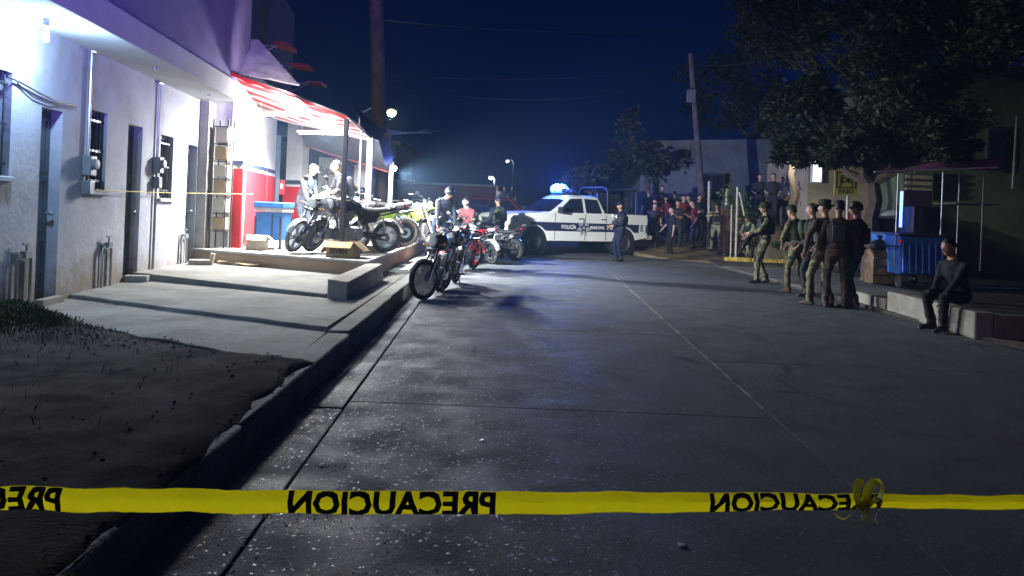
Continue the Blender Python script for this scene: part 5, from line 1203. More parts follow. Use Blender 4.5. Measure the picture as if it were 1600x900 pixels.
# ================================================================== PEOPLE
M_SKIN = mat('skin', (.36, .20, .13), rough=.6, var=.08); M_SKIN2 = mat('skin_fair', (.45, .27, .19), rough=.6, var=.08)
M_HAIR = mat('hair_black', (.012, .010, .010), rough=.6); M_BOOT = mat('boot_leather', (.02, .018, .016), rough=.5); M_BOOTT = mat('boot_tan', (.06, .038, .026), rough=.8)
M_CAMO = camo('camo_cloth', [(.05, .06, .03), (.13, .13, .07), (.20, .18, .11), (.09, .07, .045)], 11)
M_CAMOL = camo('camo_cloth_pale', [(.10, .11, .06), (.24, .23, .13), (.34, .31, .19), (.16, .13, .08)], 11)
M_VEST = mat('vest_green', (.045, .055, .032), rough=.9, var=.25); M_VESTD = mat('vest_black', (.016, .017, .02), rough=.8)
M_POL = mat('police_navy', (.014, .019, .045), rough=.85, var=.2); M_EYE = mat('eye_dark', (.01, .01, .01), rough=.2)
M_GUN = mat('gun_metal', (.02, .02, .022), rough=.4, metal=.5)
def cloth(name, c): return mat('cloth_' + name, c, rough=.9, var=.18, scale=9)
def bend(a, c, l1, l2, hint):
    """joint between a and c for a limb of lengths l1, l2, bulging towards hint"""
    a, c, hint = Vector(a), Vector(c), Vector(hint); d = c - a; L_ = d.length
    if L_ > (l1 + l2) * .999: c = a + d * ((l1 + l2) * .999 / L_); d = c - a; L_ = d.length
    L_ = max(L_, abs(l1 - l2) + .01); x = (l1 * l1 - l2 * l2 + L_ * L_) / (2 * L_); h = math.sqrt(max(0, l1 * l1 - x * x))
    u = d.normalized(); n_ = hint - u * hint.dot(u)
    if n_.length < 1e-4: n_ = u.orthogonal()
    return a + u * x + n_.normalized() * h, c
PEOPLE = 0
def person(label, loc, face, group=None, H=1.72, lean=0, bow=0, turn=0, look=0, hips=None, feet=None, hands=None, elbows=None, shirt=None, pants=None, shoes=None, skin=None,
           bulk=1.0, sleeve=1.0, hair='short', hat=None, hatm=None, vest=None, pack=None, voxel=.02, name='person', knees=None, shorts=False, detail=True):
    """local frame: +y is where the figure faces, feet on z = 0. face = heading in degrees"""
    global PEOPLE; PEOPLE += 1
    r = random.Random(PEOPLE * 13); k = H / 1.72
    shirt = shirt or cloth('grey', (.1, .1, .1)); pants = pants or cloth('denim', (.03, .04, .07)); shoes = shoes or M_BOOT; skin = skin or M_SKIN
    mats = [skin, shirt, pants, shoes, M_EYE]
    pel = Vector(hips) if hips else Vector((0, 0, .93)); pel = pel * k
    tilt = Matrix.Rotation(R(turn), 3, 'Z') @ Matrix.Rotation(R(-lean), 3, 'X')
    T = lambda x, y, z: pel + tilt @ (Vector((x, y, z)) * k)
    b = MB()
    def ring(z, rx, ry, yo=0, n=14): return [T(rx * math.cos(q), yo + ry * math.sin(q), z) for q in [2 * math.pi * j / n for j in range(n)]]
    bk = bulk
    b.loft([ring(-.09, .10 * bk, .09 * bk), ring(-.03, .155 * bk, .115 * bk), ring(.04, .165 * bk, .12 * bk)], 2)
    b.loft([ring(.0, .17 * bk, .125 * bk), ring(.10, .155 * bk, .118 * bk), ring(.22, .155 * bk, .115 * bk), ring(.34, .175 * bk, .125 * bk, .005), ring(.44, .185 * bk, .115 * bk, -.005), ring(.50, .15 * bk, .09 * bk, -.01), ring(.535, .085, .068, -.012)], 1)
    b.loft([ring(.50, .062, .064, -.01), ring(.56, .055, .058, .0), ring(.62, .055, .06, .012)], 0)
    # arms
    hands = hands or [(-.27, .04, -.12), (.27, .04, -.12)]; elbows = elbows or [(-.5, -1, -.2), (.5, -1, -.2)]
    fing = []
    for i, sx in enumerate((-1, 1)):
        sh = T(sx * .185 * min(bk, 1.12), -.01, .455); hd = T(*hands[i]); hint = tilt @ Vector(elbows[i])
        el, wr_ = bend(sh, hd, .29 * k, .25 * k, hint)
        f = (wr_ - el).normalized()
        m2 = 1 if sleeve >= 1 else 0; cr = 1.12 if sleeve >= 1 else 1.0
        b.tube([T(sx * .12, -.01, .46), sh, sh.lerp(el, .5), el], [.06 * k, .066 * k * bk, .056 * k * bk, .049 * k * bk], 10, 1)
        b.tube([el - f * .02, el.lerp(wr_, .4), wr_], [.047 * k * cr, .044 * k * cr, .032 * k * cr], 10, m2)
        palm = wr_ + f * .05 * k
        side = f.cross(tilt @ Vector((0, 1, 0)));
        if side.length < .05: side = Vector((1, 0, 0))
        side.normalize(); nrm = f.cross(side)
        b.tube([wr_ - f * .02, wr_ + f * .03, wr_ + f * .09 * k], [.028 * k, .036 * k, .034 * k], 10, 0, flat=.55, up=side)
        fing.append((wr_ + f * .08 * k, f, side, nrm, sx))
    # legs
    LEG = []
    feet = feet or [(-.10, 0, 0, 8), (.10, .02, 0, -8)]
    knees = knees or [(-.15, 1, 0), (.15, 1, 0)]
    for i, sx in enumerate((-1, 1)):
        hp_ = T(sx * .088, 0, -.02); fx_, fy_, fz_, yaw = feet[i]
        an = Vector((fx_, fy_, fz_)) * k + Vector((0, 0, .085 * k))
        kn, an2 = bend(hp_, an, .43 * k, .425 * k, knees[i]); an = an2; LEG.append((hp_, kn, an))
        lm = 0 if shorts else 2
        b.tube([hp_ + Vector((0, 0, .03)), hp_.lerp(kn, .35), hp_.lerp(kn, .8), kn], [.098 * k * bk, .092 * k * bk, .07 * k * bk, .066 * k * bk], 12, 2)
        b.tube([kn, kn.lerp(an, .3), kn.lerp(an, .75), an + Vector((0, 0, .0))], [.064 * k * (1 if not shorts else .85), .066 * k * bk * (1 if not shorts else .85), .058 * k * (1 if not shorts else .72), .056 * k * (1 if not shorts else .65)], 12, lm)
        fd = Vector((-math.sin(R(yaw)), math.cos(R(yaw)), 0)); fu = Vector((0, 0, 1)); sd = fd.cross(fu)
        def fr(dy, w_, z0, z1): 
            c = Vector((an.x, an.y, an.z - .085 * k)) + fd * dy * k
            return [c + sd * (w_ * k * math.cos(q)) + fu * ((z0 + (z1 - z0) * (.5 + .5 * math.sin(q))) * k) for q in [2 * math.pi * j / 10 for j in range(10)]]
        b.loft([fr(-.085, .030, .0, .06), fr(-.06, .042, 0, .12), fr(.0, .045, 0, .135), fr(.08, .047, 0, .085), fr(.15, .045, 0, .062), fr(.185, .03, .005, .04)], 3)
        b.tube([an + Vector((0, 0, -.02)), an + Vector((0, 0, .12 * k))], [.056 * k, .061 * k], 10, 3)
    # one skin over all of it
    src = bpy.data.meshes.new('s'); src.from_pydata(b.v, [], b.f)
    bm = bmesh.new(); bm.from_mesh(src); bmesh.ops.recalc_face_normals(bm, faces=bm.faces); bm.to_mesh(src)
    bvh = BVHTree.FromBMesh(bm); bm.free()
    to = bpy.data.objects.new('s', src); COL.objects.link(to)
    md = to.modifiers.new('r', 'REMESH'); md.mode = 'VOXEL'; md.voxel_size = voxel
    ms = to.modifiers.new('m', 'SMOOTH'); ms.factor = .5; ms.iterations = 3
    dg = bpy.context.evaluated_depsgraph_get(); me = bpy.data.meshes.new_from_object(to.evaluated_get(dg))
    bpy.data.objects.remove(to); bpy.data.meshes.remove(src)
    nv = len(me.vertices); co = np.empty(nv * 3); me.vertices.foreach_get('co', co); co = co.reshape(-1, 3); nr = np.empty(nv * 3); me.vertices.foreach_get('normal', nr); nr = nr.reshape(-1, 3)
    amp = np.array([noise.noise(Vector((p[0] * 9 + PEOPLE, p[1] * 9, p[2] * 16))) + .6 * noise.noise(Vector((p[0] * 22, p[1] * 22 + PEOPLE, p[2] * 38))) for p in co]) * .013
    co = co + nr * amp[:, None]
    polys = [tuple(p.vertices) for p in me.polygons]
    fm = []
    for p in me.polygons:
        h = bvh.find_nearest(p.center); fm.append(b.m[h[2]] if h[2] is not None else 1)
    bpy.data.meshes.remove(me)
    f = MB(); f.v = [tuple(c) for c in co]; f.f = polys; f.m = fm
    # fingers and thumb
    if detail:
        for (p0, fd, sd, nm_, sx) in fing:
            for j, (o_, l_) in enumerate(((-.026, .062), (-.009, .074), (.009, .070), (.025, .055))):
                a = p0 + sd * o_ * k; m1 = a + fd * l_ * .5 * k + nm_ * .006; e = m1 + fd * l_ * .42 * k + nm_ * .024 * (1 if nm_.dot(tilt @ Vector((0, 1, 0))) > 0 else -1)
                f.tube([a - fd * .02, m1, e], [.0095 * k, .009 * k, .0075 * k], 6, 0)
            a = p0 - fd * .045 * k - sd * .03 * k; f.tube([a, a - sd * .022 * k + fd * .02 * k, a - sd * .026 * k + fd * .052 * k], [.012 * k, .011 * k, .008 * k], 6, 0)
    # head with brow, nose, mouth, ears
    hc = T(0, .03, .70); hm = Matrix.Rotation(R(turn + look), 3, 'Z') @ Matrix.Rotation(R(-lean * .35 - bow), 3, 'X')
    def shape(d, p):
        p = p.copy()
        if d.z < -.1: p.x *= 1 + .42 * (d.z + .1); p.y *= 1 + .18 * (d.z + .1); p.y += .012 * -d.z
        if d.y > .3:
            e_ = math.exp(-((d.z - .08) / .13) ** 2) * math.exp(-((abs(d.x) - .34) / .17) ** 2); p.y -= .012 * e_
            nz_ = math.exp(-((d.z + .10) / .17) ** 2) * math.exp(-(d.x / .13) ** 2); p.y += .024 * nz_
            br = math.exp(-((d.z - .27) / .09) ** 2); p.y += .005 * br
            mo = math.exp(-((d.z + .47) / .035) ** 2) * math.exp(-(d.x / .25) ** 2); p.y -= .007 * mo
            ch = math.exp(-((d.z + .75) / .12) ** 2) * math.exp(-(d.x / .3) ** 2); p.y += .008 * ch
        return hm @ p
    f.ell(hc, (.077 * k, .098 * k, .118 * k), 24, 22, 0, shape)
    for sx in (-1, 1):
        f.ell(hc + hm @ Vector((sx * .077 * k, -.008, -.005)), (.012 * k, .022 * k, .032 * k), 8, 6, 0)
        f.ell(hc + hm @ Vector((sx * .031 * k, .079 * k, .012 * k)), (.010, .008, .008), 8, 6, 4)
    o = f.build(name, mats, None, smooth=70)
    o.location = loc; o.rotation_euler = (0, 0, R(face - 90)); tag(o, label, 'person', group)
    # hair and headgear
    if hair and not (hat in ('helmet',)):
        hb = MB()
        def hs(d, p):
            q = p * 1.0
            if d.y > .35 and d.z < .42: q *= .86
            if d.z < -.25: q *= .8 if hair == 'short' else 1.0
            return hm @ (q * (1 + .05 * noise.noise(d * 5)))
        hb.ell(hc + hm @ Vector((0, -.012, .018)), (.084 * k, .102 * k, .115 * k), 16, 12, 0, hs)
        if hair == 'long': hb.tube([hc + hm @ Vector((0, -.08, .02)), hc + hm @ Vector((0, -.11, -.12)), hc + hm @ Vector((0, -.10, -.26))], [.06, .055, .02], 8)
        hb.build('hair', M_HAIR, o, smooth=70)
    if hat:
        hatm = hatm or M_VEST; hb = MB()
        if hat == 'boonie':
            prof = [(.165, -.012), (.17, .0), (.10, .02), (.098, .085), (.085, .10), (.001, .108)]
            rg_ = []
            for (rr_, z) in prof: rg_.append([hc + hm @ (Vector((rr_ * .93 * math.cos(q), rr_ * 1.06 * math.sin(q), .045 + z + (.018 * math.cos(2 * q) if rr_ > .12 else 0))) * k) for q in [2 * math.pi * j / 22 for j in range(22)]])
            hb.loft(rg_)
        elif hat == 'cap':
            rg_ = []
            for (rr_, z) in [(.095, .0), (.098, .04), (.088, .08), (.05, .10), (.001, .105)]: rg_.append([hc + hm @ (Vector((rr_ * .9 * math.cos(q), rr_ * 1.08 * math.sin(q), .04 + z)) * k) for q in [2 * math.pi * j / 18 for j in range(18)]])
            hb.loft(rg_)
            hb.sheet([[hc + hm @ (Vector((x_ * (1 - .25 * s), .085 + .085 * s - x_ * x_ * 4, .046 - .02 * s - x_ * x_ * 2)) * k) for x_ in (-.07, -.035, 0, .035, .07)] for s in (0, .5, 1)], .006)
        else:
            def hs2(d, p):
                q = p.copy()
                if d.z < -.15: q *= .35
                if d.z < .1 and abs(d.x) > .6: q.z -= .035 * k
                return hm @ q
            hb.ell(hc + hm @ Vector((0, -.008, .03)), (.105 * k, .13 * k, .125 * k), 20, 14, 0, hs2)
            rim_ = [hc + hm @ (Vector((.112 * math.cos(q), .136 * math.sin(q), .028 - (.03 if abs(math.cos(q)) > .55 else 0))) * k) for q in [2 * math.pi * j / 20 for j in range(20)]]
            hb.tube(rim_, .008, 6, closed=True)
        hb.build({'boonie': 'brimmed_hat', 'cap': 'cap', 'helmet': 'helmet'}[hat], hatm, o, smooth=50)
    if vest:
        vb = MB(); g_ = 1.13 * bk
        def vr(z, rx, ry, yo=0): return [T(rx * g_ * math.cos(q) * (1 + .06 * (abs(math.sin(2 * q)))), yo + ry * g_ * math.sin(q) * (1 + .06 * abs(math.sin(2 * q))), z) for q in [2 * math.pi * j / 16 for j in range(16)]]
        vb.loft([vr(.13, .155, .128), vr(.2, .16, .133), vr(.34, .178, .14), vr(.42, .165, .135), vr(.455, .13, .12)])
        for sx in (-1, 1):
            vb.tube([T(sx * .09, .12 * g_, .42), T(sx * .10, .07, .51), T(sx * .10, -.06, .51), T(sx * .09, -.12 * g_, .42)], .024 * k, 6, flat=.6)
        vo = vb.build('vest', vest, o, smooth=45)
        if detail:
            for j, x_ in enumerate((-.11, -.037, .037, .11)):
                c = T(x_, .168 * bk, .19); pb_ = MB(); pb_.M = Matrix.Translation(c) @ tilt.to_4x4()
                pb_.box((0, 0, 0), (.062 * k, .05 * k, .13 * k)).box((0, .004, .055 * k), (.066 * k, .052 * k, .03 * k)); pb_.build('pouch', vest, vo, bevel=.008)
            pb_ = MB(); pb_.M = Matrix.Translation(T(0, -.165 * bk, .27)) @ tilt.to_4x4(); pb_.box((0, 0, 0), (.2 * k, .05, .26 * k)); pb_.build('back_pouch', vest, vo, bevel=.015)
        bt = MB(); rr_ = [T(.168 * bk * 1.08 * math.cos(q), .126 * bk * 1.08 * math.sin(q), .06) for q in [2 * math.pi * j / 18 for j in range(18)]]
        bt.tube(rr_, .022, 6, closed=True, flat=.5, up=(0, 0, 1)); bt.build('belt', M_VESTD, o, smooth=50)
    if pack:
        pb_ = MB(); pb_.M = Matrix.Translation(T(0, -.20, .29)) @ tilt.to_4x4()
        pb_.ell((0, 0, 0), (.155 * k, .10 * k, .22 * k), 14, 10, fn=lambda d, p: Vector((max(-.14, min(.14, p.x)), max(-.08, min(.08, p.y)), max(-.2, min(.2, p.z)))))
        pb_.box((0, -.08, -.07), (.2, .05, .15)); po_ = pb_.build('backpack', pack, o, smooth=40, bevel=.01)
        for sx in (-1, 1): MB().tube([T(sx * .10, -.12, .42), T(sx * .105, -.02, .515), T(sx * .105, .10, .44), T(sx * .12, .10, .28), T(sx * .13, -.08, .14)], .018 * k, 6, flat=.5).build('strap', pack, po_, smooth=60)
    if vest is not None and shirt in (M_CAMO, M_CAMOL, MATS.get('shirt_umber'), MATS.get('shirt_dark_umber')):
        for (hp_, kn, an) in LEG:
            d_ = (kn - hp_).normalized(); e_ = (an - kn).normalized(); fw = ((kn - hp_).normalized() - e_); fw = fw.normalized() if fw.length > .05 else Vector((0, 1, 0))
            pb_ = MB().ell(kn + fw * .045, (.055 * k, .035 * k, .075 * k), 10, 8); pb_.build('knee_pad', vest, o, smooth=60)
        hp_, kn, an = LEG[1]; c = hp_.lerp(kn, .45) + Vector((.09 * k, 0, 0)); MB().box(c, (.05, .10, .17)).build('thigh_pouch', vest, o, bevel=.012)
        MB().tube([T(-.13, .13, .47), T(-.02, .19, .33), T(.12, .17, .14), T(.17, .0, .06), T(.08, -.17, .2), T(-.10, -.13, .46), T(-.13, .0, .53), T(-.13, .13, .47)], .014, 5, flat=.4).build('sling', M_VESTD, o, smooth=60)
        MB().box(T(-.14, .12, .42), (.045, .03, .10)).cyl(T(-.15, .12, .46), T(-.16, .11, .62), .005, 5).build('radio', M_VESTD, o)
    return o, (lambda x, y, z: Matrix.Translation(o.location) @ Matrix.Rotation(R(face - 90), 4, 'Z') @ T(x, y, z))
def rifle(label, a, b, up=(0, 0, 1), group='service rifles'):
    """from the butt a towards the muzzle b"""
    a, b = Vector(a), Vector(b); d = (b - a).normalized(); u = Vector(up); u = (u - d * u.dot(d)).normalized(); s = d.cross(u)
    t = bpy.data.objects.new('rifle', None); COL.objects.link(t)
    M = Matrix((d, s, u)).transposed().to_4x4(); M.translation = a; t.matrix_world = M; tag(t, label, 'rifle', group)
    MB().prism([(0, -.11), (.03, -.12), (.22, -.03), (.22, .03), (0, .03)], -.018, .018, 'Y').build('stock', M_GUN, t, bevel=.006)
    MB().box((.33, 0, .0), (.24, .045, .085)).box((.33, 0, .055), (.2, .02, .025)).build('receiver', M_GUN, t, bevel=.006)
    MB().prism([(.25, -.04), (.30, -.04), (.27, -.15), (.22, -.14)], -.015, .015, 'Y').build('grip', M_GUN, t, bevel=.005)
    MB().prism([(.34, -.04), (.41, -.04), (.45, -.2), (.385, -.22)], -.014, .014, 'Y').build('magazine', M_GUN, t, bevel=.004)
    MB().lathe([(.03, .45), (.032, .46), (.027, .66), (.02, .67)], (0, 0, .008), 10, axis='X').build('handguard', M_GUN, t)
    MB().cyl((.66, 0, .008), (.88, 0, .008), .009, 8).cyl((.84, 0, .008), (.9, 0, .008), .013, 8).box((.76, 0, .035), (.015, .008, .05)).build('barrel', M_GUN, t)
    return t
def heading_to(p, q): return math.degrees(math.atan2(q[1] - p[1], q[0] - p[0]))
def stand(px, py, z=0.0): return onz(px, py, z)

# ---- soldiers in a loose line at the right kerb
GS = 'soldiers standing at the right kerb'
low = [(-.16, .22, .02), (.12, .26, .06)]
p1, t1 = person('first soldier of the kerb line, in camouflage with dark vest, holding a rifle', stand(1192, 443), 165, GS, 1.76, shirt=M_CAMO, pants=M_CAMO, shoes=M_BOOT, vest=M_VESTD, hat='helmet', hatm=M_VEST, hands=[(-.10, .34, .16), (.12, .22, .12)], elbows=[(-1, -.2, -.6), (1, -.4, -.4)], feet=[(-.12, .14, 0, 12), (.13, -.06, 0, -14)], turn=10)
rifle('rifle held low across the first kerb soldier', t1(.16, .16, .20), t1(-.24, .50, -.18))
p2, t2 = person('stooped soldier with dark green vest and backpack, second in the kerb line', stand(1245, 459), 120, GS, 1.70, lean=14, bow=12, shirt=M_CAMO, pants=M_CAMO, shoes=M_BOOTT, vest=M_VEST, hat='cap', hatm=M_VEST, pack=mat('pack_green', (.06, .085, .05), rough=.9, var=.25), hands=[(-.10, .30, .10), (.12, .30, .08)], elbows=[(-1, -.3, -.4), (1, -.3, -.4)], feet=[(-.13, .12, 0, 10), (.12, -.10, 0, -12)])
rifle('rifle slung at the side of the stooped soldier with the backpack', t2(.24, .02, .30), t2(.24, .2, -.52))
p3, t3 = person('man in dark vest half hidden between the stooped one and the wide-hatted one', stand(1266, 464), 150, GS, 1.72, shirt=M_VESTD, pants=cloth('dark_trousers', (.035, .035, .04)), shoes=M_BOOT, vest=M_VEST, hands=low, feet=[(-.14, .05, 0, 14), (.12, 0, 0, -14)])
p4, t4 = person('soldier in a wide-brimmed hat standing in the middle of the kerb line', stand(1284, 478), 110, GS, 1.74, shirt=mat('shirt_umber', (.12, .075, .055), rough=.9, var=.25, scale=9), pants=M_CAMO, shoes=M_BOOTT, vest=M_VESTD, hat='boonie', hatm=M_VEST, hands=[(-.30, .10, -.02), (.12, .28, .04)], elbows=[(-1, -.5, 0), (1, -.4, -.3)], feet=[(-.17, .10, 0, 16), (.13, -.05, 0, -10)], look=20)
rifle('rifle hanging muzzle down beside the wide-hatted soldier', t4(.22, .10, .24), t4(.20, .24, -.60))
p5, t5 = person('man in brown shirt and flat-topped cap beside the wide-hatted one, back turned', stand(1305, 481), 70, GS, 1.74, shirt=MATS['shirt_umber'], pants=cloth('umber_trousers', (.08, .055, .045)), shoes=M_BOOTT, vest=M_VESTD, hat='cap', hatm=M_VESTD, lean=3, hands=[(-.29, .06, -.05), (.26, .16, .0)], feet=[(-.15, .02, 0, 10), (.14, .04, 0, -12)])
p6, t6 = person('bare-headed soldier last in the kerb line, forearm raised', stand(1334, 481), 150, GS, 1.74, shirt=mat('shirt_dark_umber', (.06, .045, .045), rough=.9, var=.2), pants=cloth('slate_trousers', (.05, .06, .08)), shoes=M_BOOTT, vest=M_VESTD, hair='short', hands=[(-.08, .34, .26), (.26, .1, -.06)], elbows=[(-1, -.2, -.7), (1, -.6, 0)], feet=[(-.13, .06, 0, 12), (.13, 0, 0, -12)], bulk=1.06)
MB().box((0, 0, 0), (.075, .02, .045)).build('buckle', M_CHROME, p6, bevel=.004).location = (0.0, .16, 1.0)
# ---- riflemen by the bush
q1 = at(1118, 392, 27); q1.z = bank_z(q1.x, 27)
pa, ta = person('soldier in pale camouflage raising his rifle beside the board fence', q1, 250, 'soldiers by the bush', 1.72, shirt=M_CAMOL, pants=M_CAMOL, shoes=M_BOOTT, vest=M_VESTD, hat='helmet', hatm=M_VEST, hands=[(-.02, .40, .36), (.10, .22, .38)], elbows=[(-1, .1, -.6), (1, -.2, -.2)], feet=[(-.17, .14, 0, 15), (.16, -.1, 0, -20)], look=-20)
rifle('rifle raised chest high by the soldier beside the board fence', ta(.16, .10, .42), ta(-.34, .62, .34))
q2 = at(1170, 398, 25.4); q2.z = bank_z(q2.x, 25.4)
pb2, tb2 = person('helmeted soldier crouching forward with rifle in front of the bush', q2, 215, 'soldiers by the bush', 1.70, hips=(0, -.08, .72), lean=18, shirt=M_CAMOL, pants=M_CAMOL, shoes=M_BOOTT, vest=M_VEST, hat='helmet', hatm=M_VEST, hands=[(-.06, .36, .14), (.12, .24, .16)], elbows=[(-1, 0, -.5), (1, -.3, -.4)], feet=[(-.17, .26, 0, 10), (.17, -.22, 0, -18)])
rifle('rifle pointed down by the crouching helmeted soldier', tb2(.14, .16, .26), tb2(-.16, .52, -.34))
# ---- police
po1, to1 = person('officer in dark uniform standing beside the pickup bed, hands together', stand(967, 408), 200, 'police officers', 1.74, shirt=M_POL, pants=M_POL, vest=M_VESTD, hat='cap', hatm=M_POL, hands=[(-.10, .28, .12), (.10, .28, .12)], feet=[(-.12, 0, 0, 10), (.12, .02, 0, -10)], bulk=1.08)
MB().box((0, 0, 0), (.10, .012, .07)).build('shoulder_patch', mat('patch_white', (.6, .6, .6), rough=.7), po1).location = (.16, .19, 1.35)
MB().box((0, 0, 0), (.09, .012, .09)).build('chest_patch', MATS['patch_white'], po1).location = (-.10, .20, 1.33)
po2, to2 = person('officer in dark uniform in front of the pickup bonnet', stand(777, 402), 120, 'police officers', 1.74, lean=6, shirt=M_POL, pants=M_POL, vest=M_VEST, hat='cap', hatm=M_POL, hands=[(-.24, .22, .02), (.22, .24, .04)], feet=[(-.14, .10, 0, 8), (.12, -.08, 0, -10)], bulk=1.05)
lo_ = at(702, 405, 17.6); lo_.z = 0
po3, to3 = person('officer in helmet and dark jacket leaning over the kerbside motorcycles', (-1.62, 17.3, .19), 300, 'police officers', 1.76, lean=34, bow=18, shirt=cloth('jacket_blue', (.05, .065, .10)), pants=M_POL, hat='helmet', hatm=mat('helmet_black', (.015, .015, .02), rough=.25), hands=[(-.20, .40, .02), (.22, .42, .0)], elbows=[(-1, -.4, -.2), (1, -.4, -.2)], feet=[(-.13, .05, 0, 8), (.13, -.15, 0, -8)])
person('man in dark clothes bending beside the leaning officer', (-1.15, 20.4, 0), 250, None, 1.70, lean=22, bow=10, shirt=cloth('maroon', (.10, .03, .035)), pants=cloth('black', (.02, .02, .022)), skin=M_SKIN2, hands=[(-.16, .34, .04), (.18, .34, .04)], voxel=.022)
# ---- in the workshop
person('person in dark grey overalls and pale cap at the workshop pillar', (-4.62, 16.6, PZ), 335, None, 1.72, lean=20, bow=14, shirt=cloth('slate', (.07, .08, .10)), pants=cloth('slate_trousers', (.05, .06, .08)), hat='cap', hatm=cloth('pale_grey', (.5, .5, .5)), skin=M_SKIN2, hands=[(-.15, .36, .10), (.2, .36, .06)])
person('man in black t-shirt with backpack astride the black workshop motorcycle', (-3.42, 15.1, PZ), 205, None, 1.72, hips=(0, 0, .92), lean=8, bow=8, shirt=cloth('black_tee', (.02, .02, .024)), pants=cloth('grey_jeans', (.16, .18, .21)), sleeve=.4, pack=cloth('pack_black', (.02, .02, .022)), skin=M_SKIN2, hands=[(-.28, .36, .16), (.28, .36, .16)], feet=[(-.26, .06, 0, 10), (.26, .06, 0, -10)])
# ---- onlookers
c1 = stand(1048, 402)
person('onlooker in black standing alone on the road edge, arm held out', c1, 190, None, 1.70, shirt=cloth('black_tee', (.02, .02, .024)), pants=cloth('black', (.02, .02, .022)), sleeve=.4, hands=[(-.26, .06, -.1), (.30, .24, .02)], elbows=[(-.5, -1, -.2), (.8, -.6, -.3)], voxel=.022, skin=M_SKIN2)
GC = 'onlookers crowding behind the pickup'
cr_red = cloth('crowd_red', (.17, .03, .025)); cr_dk = cloth('crowd_dark', (.035, .035, .045)); cr_or = cloth('crowd_orange', (.20, .06, .035)); cr_wh = cloth('crowd_white', (.55, .54, .52))
crowd = [(1014, 297, 30, cr_dk, 'tall onlooker in dark clothes at the tail of the pickup', 240), (1034, 291, 31, cr_dk, 'tallest dark-clothed onlooker by the far house wall', 250), (1028, 312, 28, cr_red, 'onlooker in red shirt nearest the pickup tail', 235), (1068, 306, 28.5, cr_red, 'onlooker in red shirt behind the lone man in black', 260),
         (1080, 306, 29.3, cr_or, 'onlooker in orange shirt near the leaning pole', 230), (1092, 305, 28.4, cr_dk, 'dark-clothed onlooker pressed beside the leaning pole', 250), (1055, 300, 31.5, cr_dk, 'onlooker in dark clothes in the back row of the crowd', 265),
         (1022, 318, 27.2, cr_dk, 'short onlooker in dark clothes in front of the red-shirted one', 245), (1041, 308, 29.6, cr_red, 'onlooker in dull red shirt between the two tall dark ones', 255), (1060, 314, 27.6, cr_dk, 'dark-clothed onlooker close behind the lone man in black', 240), (1087, 314, 27.4, cr_red, 'onlooker in red shirt at the front beside the rifleman', 225), (1099, 300, 30.2, cr_dk, 'onlooker in dark clothes behind the leaning pole', 250)]
for k, (px_, py_, yv, cl, lab, hd) in enumerate(crowd):
    hd += [0, 35, -30, 20, -45, 50, -15, 30, -35, 10, -50, 25][k]
    h = at(px_, py_, yv); hh = h.z - bank_z(h.x, yv)
    H_ = max(1.5, min(1.85, hh))
    person(lab, (h.x, yv, h.z - H_ if abs(h.z - H_ - bank_z(h.x, yv)) < .12 else bank_z(h.x, yv)), hd, GC, H_, shirt=cl, pants=cr_dk, skin=M_SKIN2, sleeve=.4, voxel=.026, hair='long' if k in (3, 4, 8) else 'short', lean=[0, 4, 8, 0, 6, 2, 5, 10, 0, 3, 7, 0][k], look=[10, -20, 25, 0, 30, -25, 5, -10, 20, -30, 15, 0][k], bulk=[1, 1.1, .95, .92, 1.05, 1, 1.15, .95, .9, 1.08, 1, 1][k], hands=[[(-.27, .04, -.1), (.27, .05, -.12)], [(-.06, .2, .2), (.06, .21, .22)], [(-.24, .1, -.02), (.12, .24, .3)], [(-.3, -.02, .05), (.3, 0, .05)]][k % 4])
GB = 'onlookers raised on the bank'
for k, (px_, py_, yv, cl, lab, hd) in enumerate(((1188, 273, 27.5, cr_dk, 'onlooker peering over the bright bush', 255), (1209, 272, 26.0, cr_dk, 'tall onlooker in black to the side of the bush', 250), (1223, 278, 26.4, cr_wh, 'shorter onlooker in pale top beside the lamp tree', 240), (1262, 264, 25.2, cloth('crowd_blue', (.05, .09, .17)), 'onlooker in blue shirt under the glowing window', 235), (1336, 316, 21.6, cr_red, 'onlooker in red half hidden behind the yellow sign pole', 220), (1357, 314, 21.2, cr_dk, 'onlooker in dark top against the tree trunk by the white car', 215))):
    h = at(px_, py_, yv); zb = h.z - 1.68
    if k < 4: zb = max(zb, 0.0)
    person(lab, (h.x, yv, zb if k < 4 else .047), hd, GB, 1.68 if k < 4 else max(1.45, h.z - .05), shirt=cl, pants=cr_dk, skin=M_SKIN2, voxel=.026, sleeve=.4, hands=[(-.2, .2, .05), (.2, .22, .1)])
    if k < 4 and zb > bank_z(h.x, yv) + .02:
        gz = bank_z(h.x, yv); rk_ = random.Random(k); mb2 = MB().ell((0, 0, 0), (.75, .55, zb - gz + .02), 16, 8, fn=lambda d, p: Vector((p.x, p.y, max(-.3, min(p.z, (zb - gz) * .97)))) * (1 + .05 * noise.noise(d * 3)))
        s_ = mb2.build('earth_mound', M_DUST, smooth=70); s_.location = (h.x, yv, gz); tag(s_, ['earth mound under the onlooker behind the bush', 'earth mound under the tall onlooker in black', 'earth mound under the onlooker in pale top', 'earth mound under the onlooker in blue'][k], 'mound')
GF = 'bystanders far up the street'
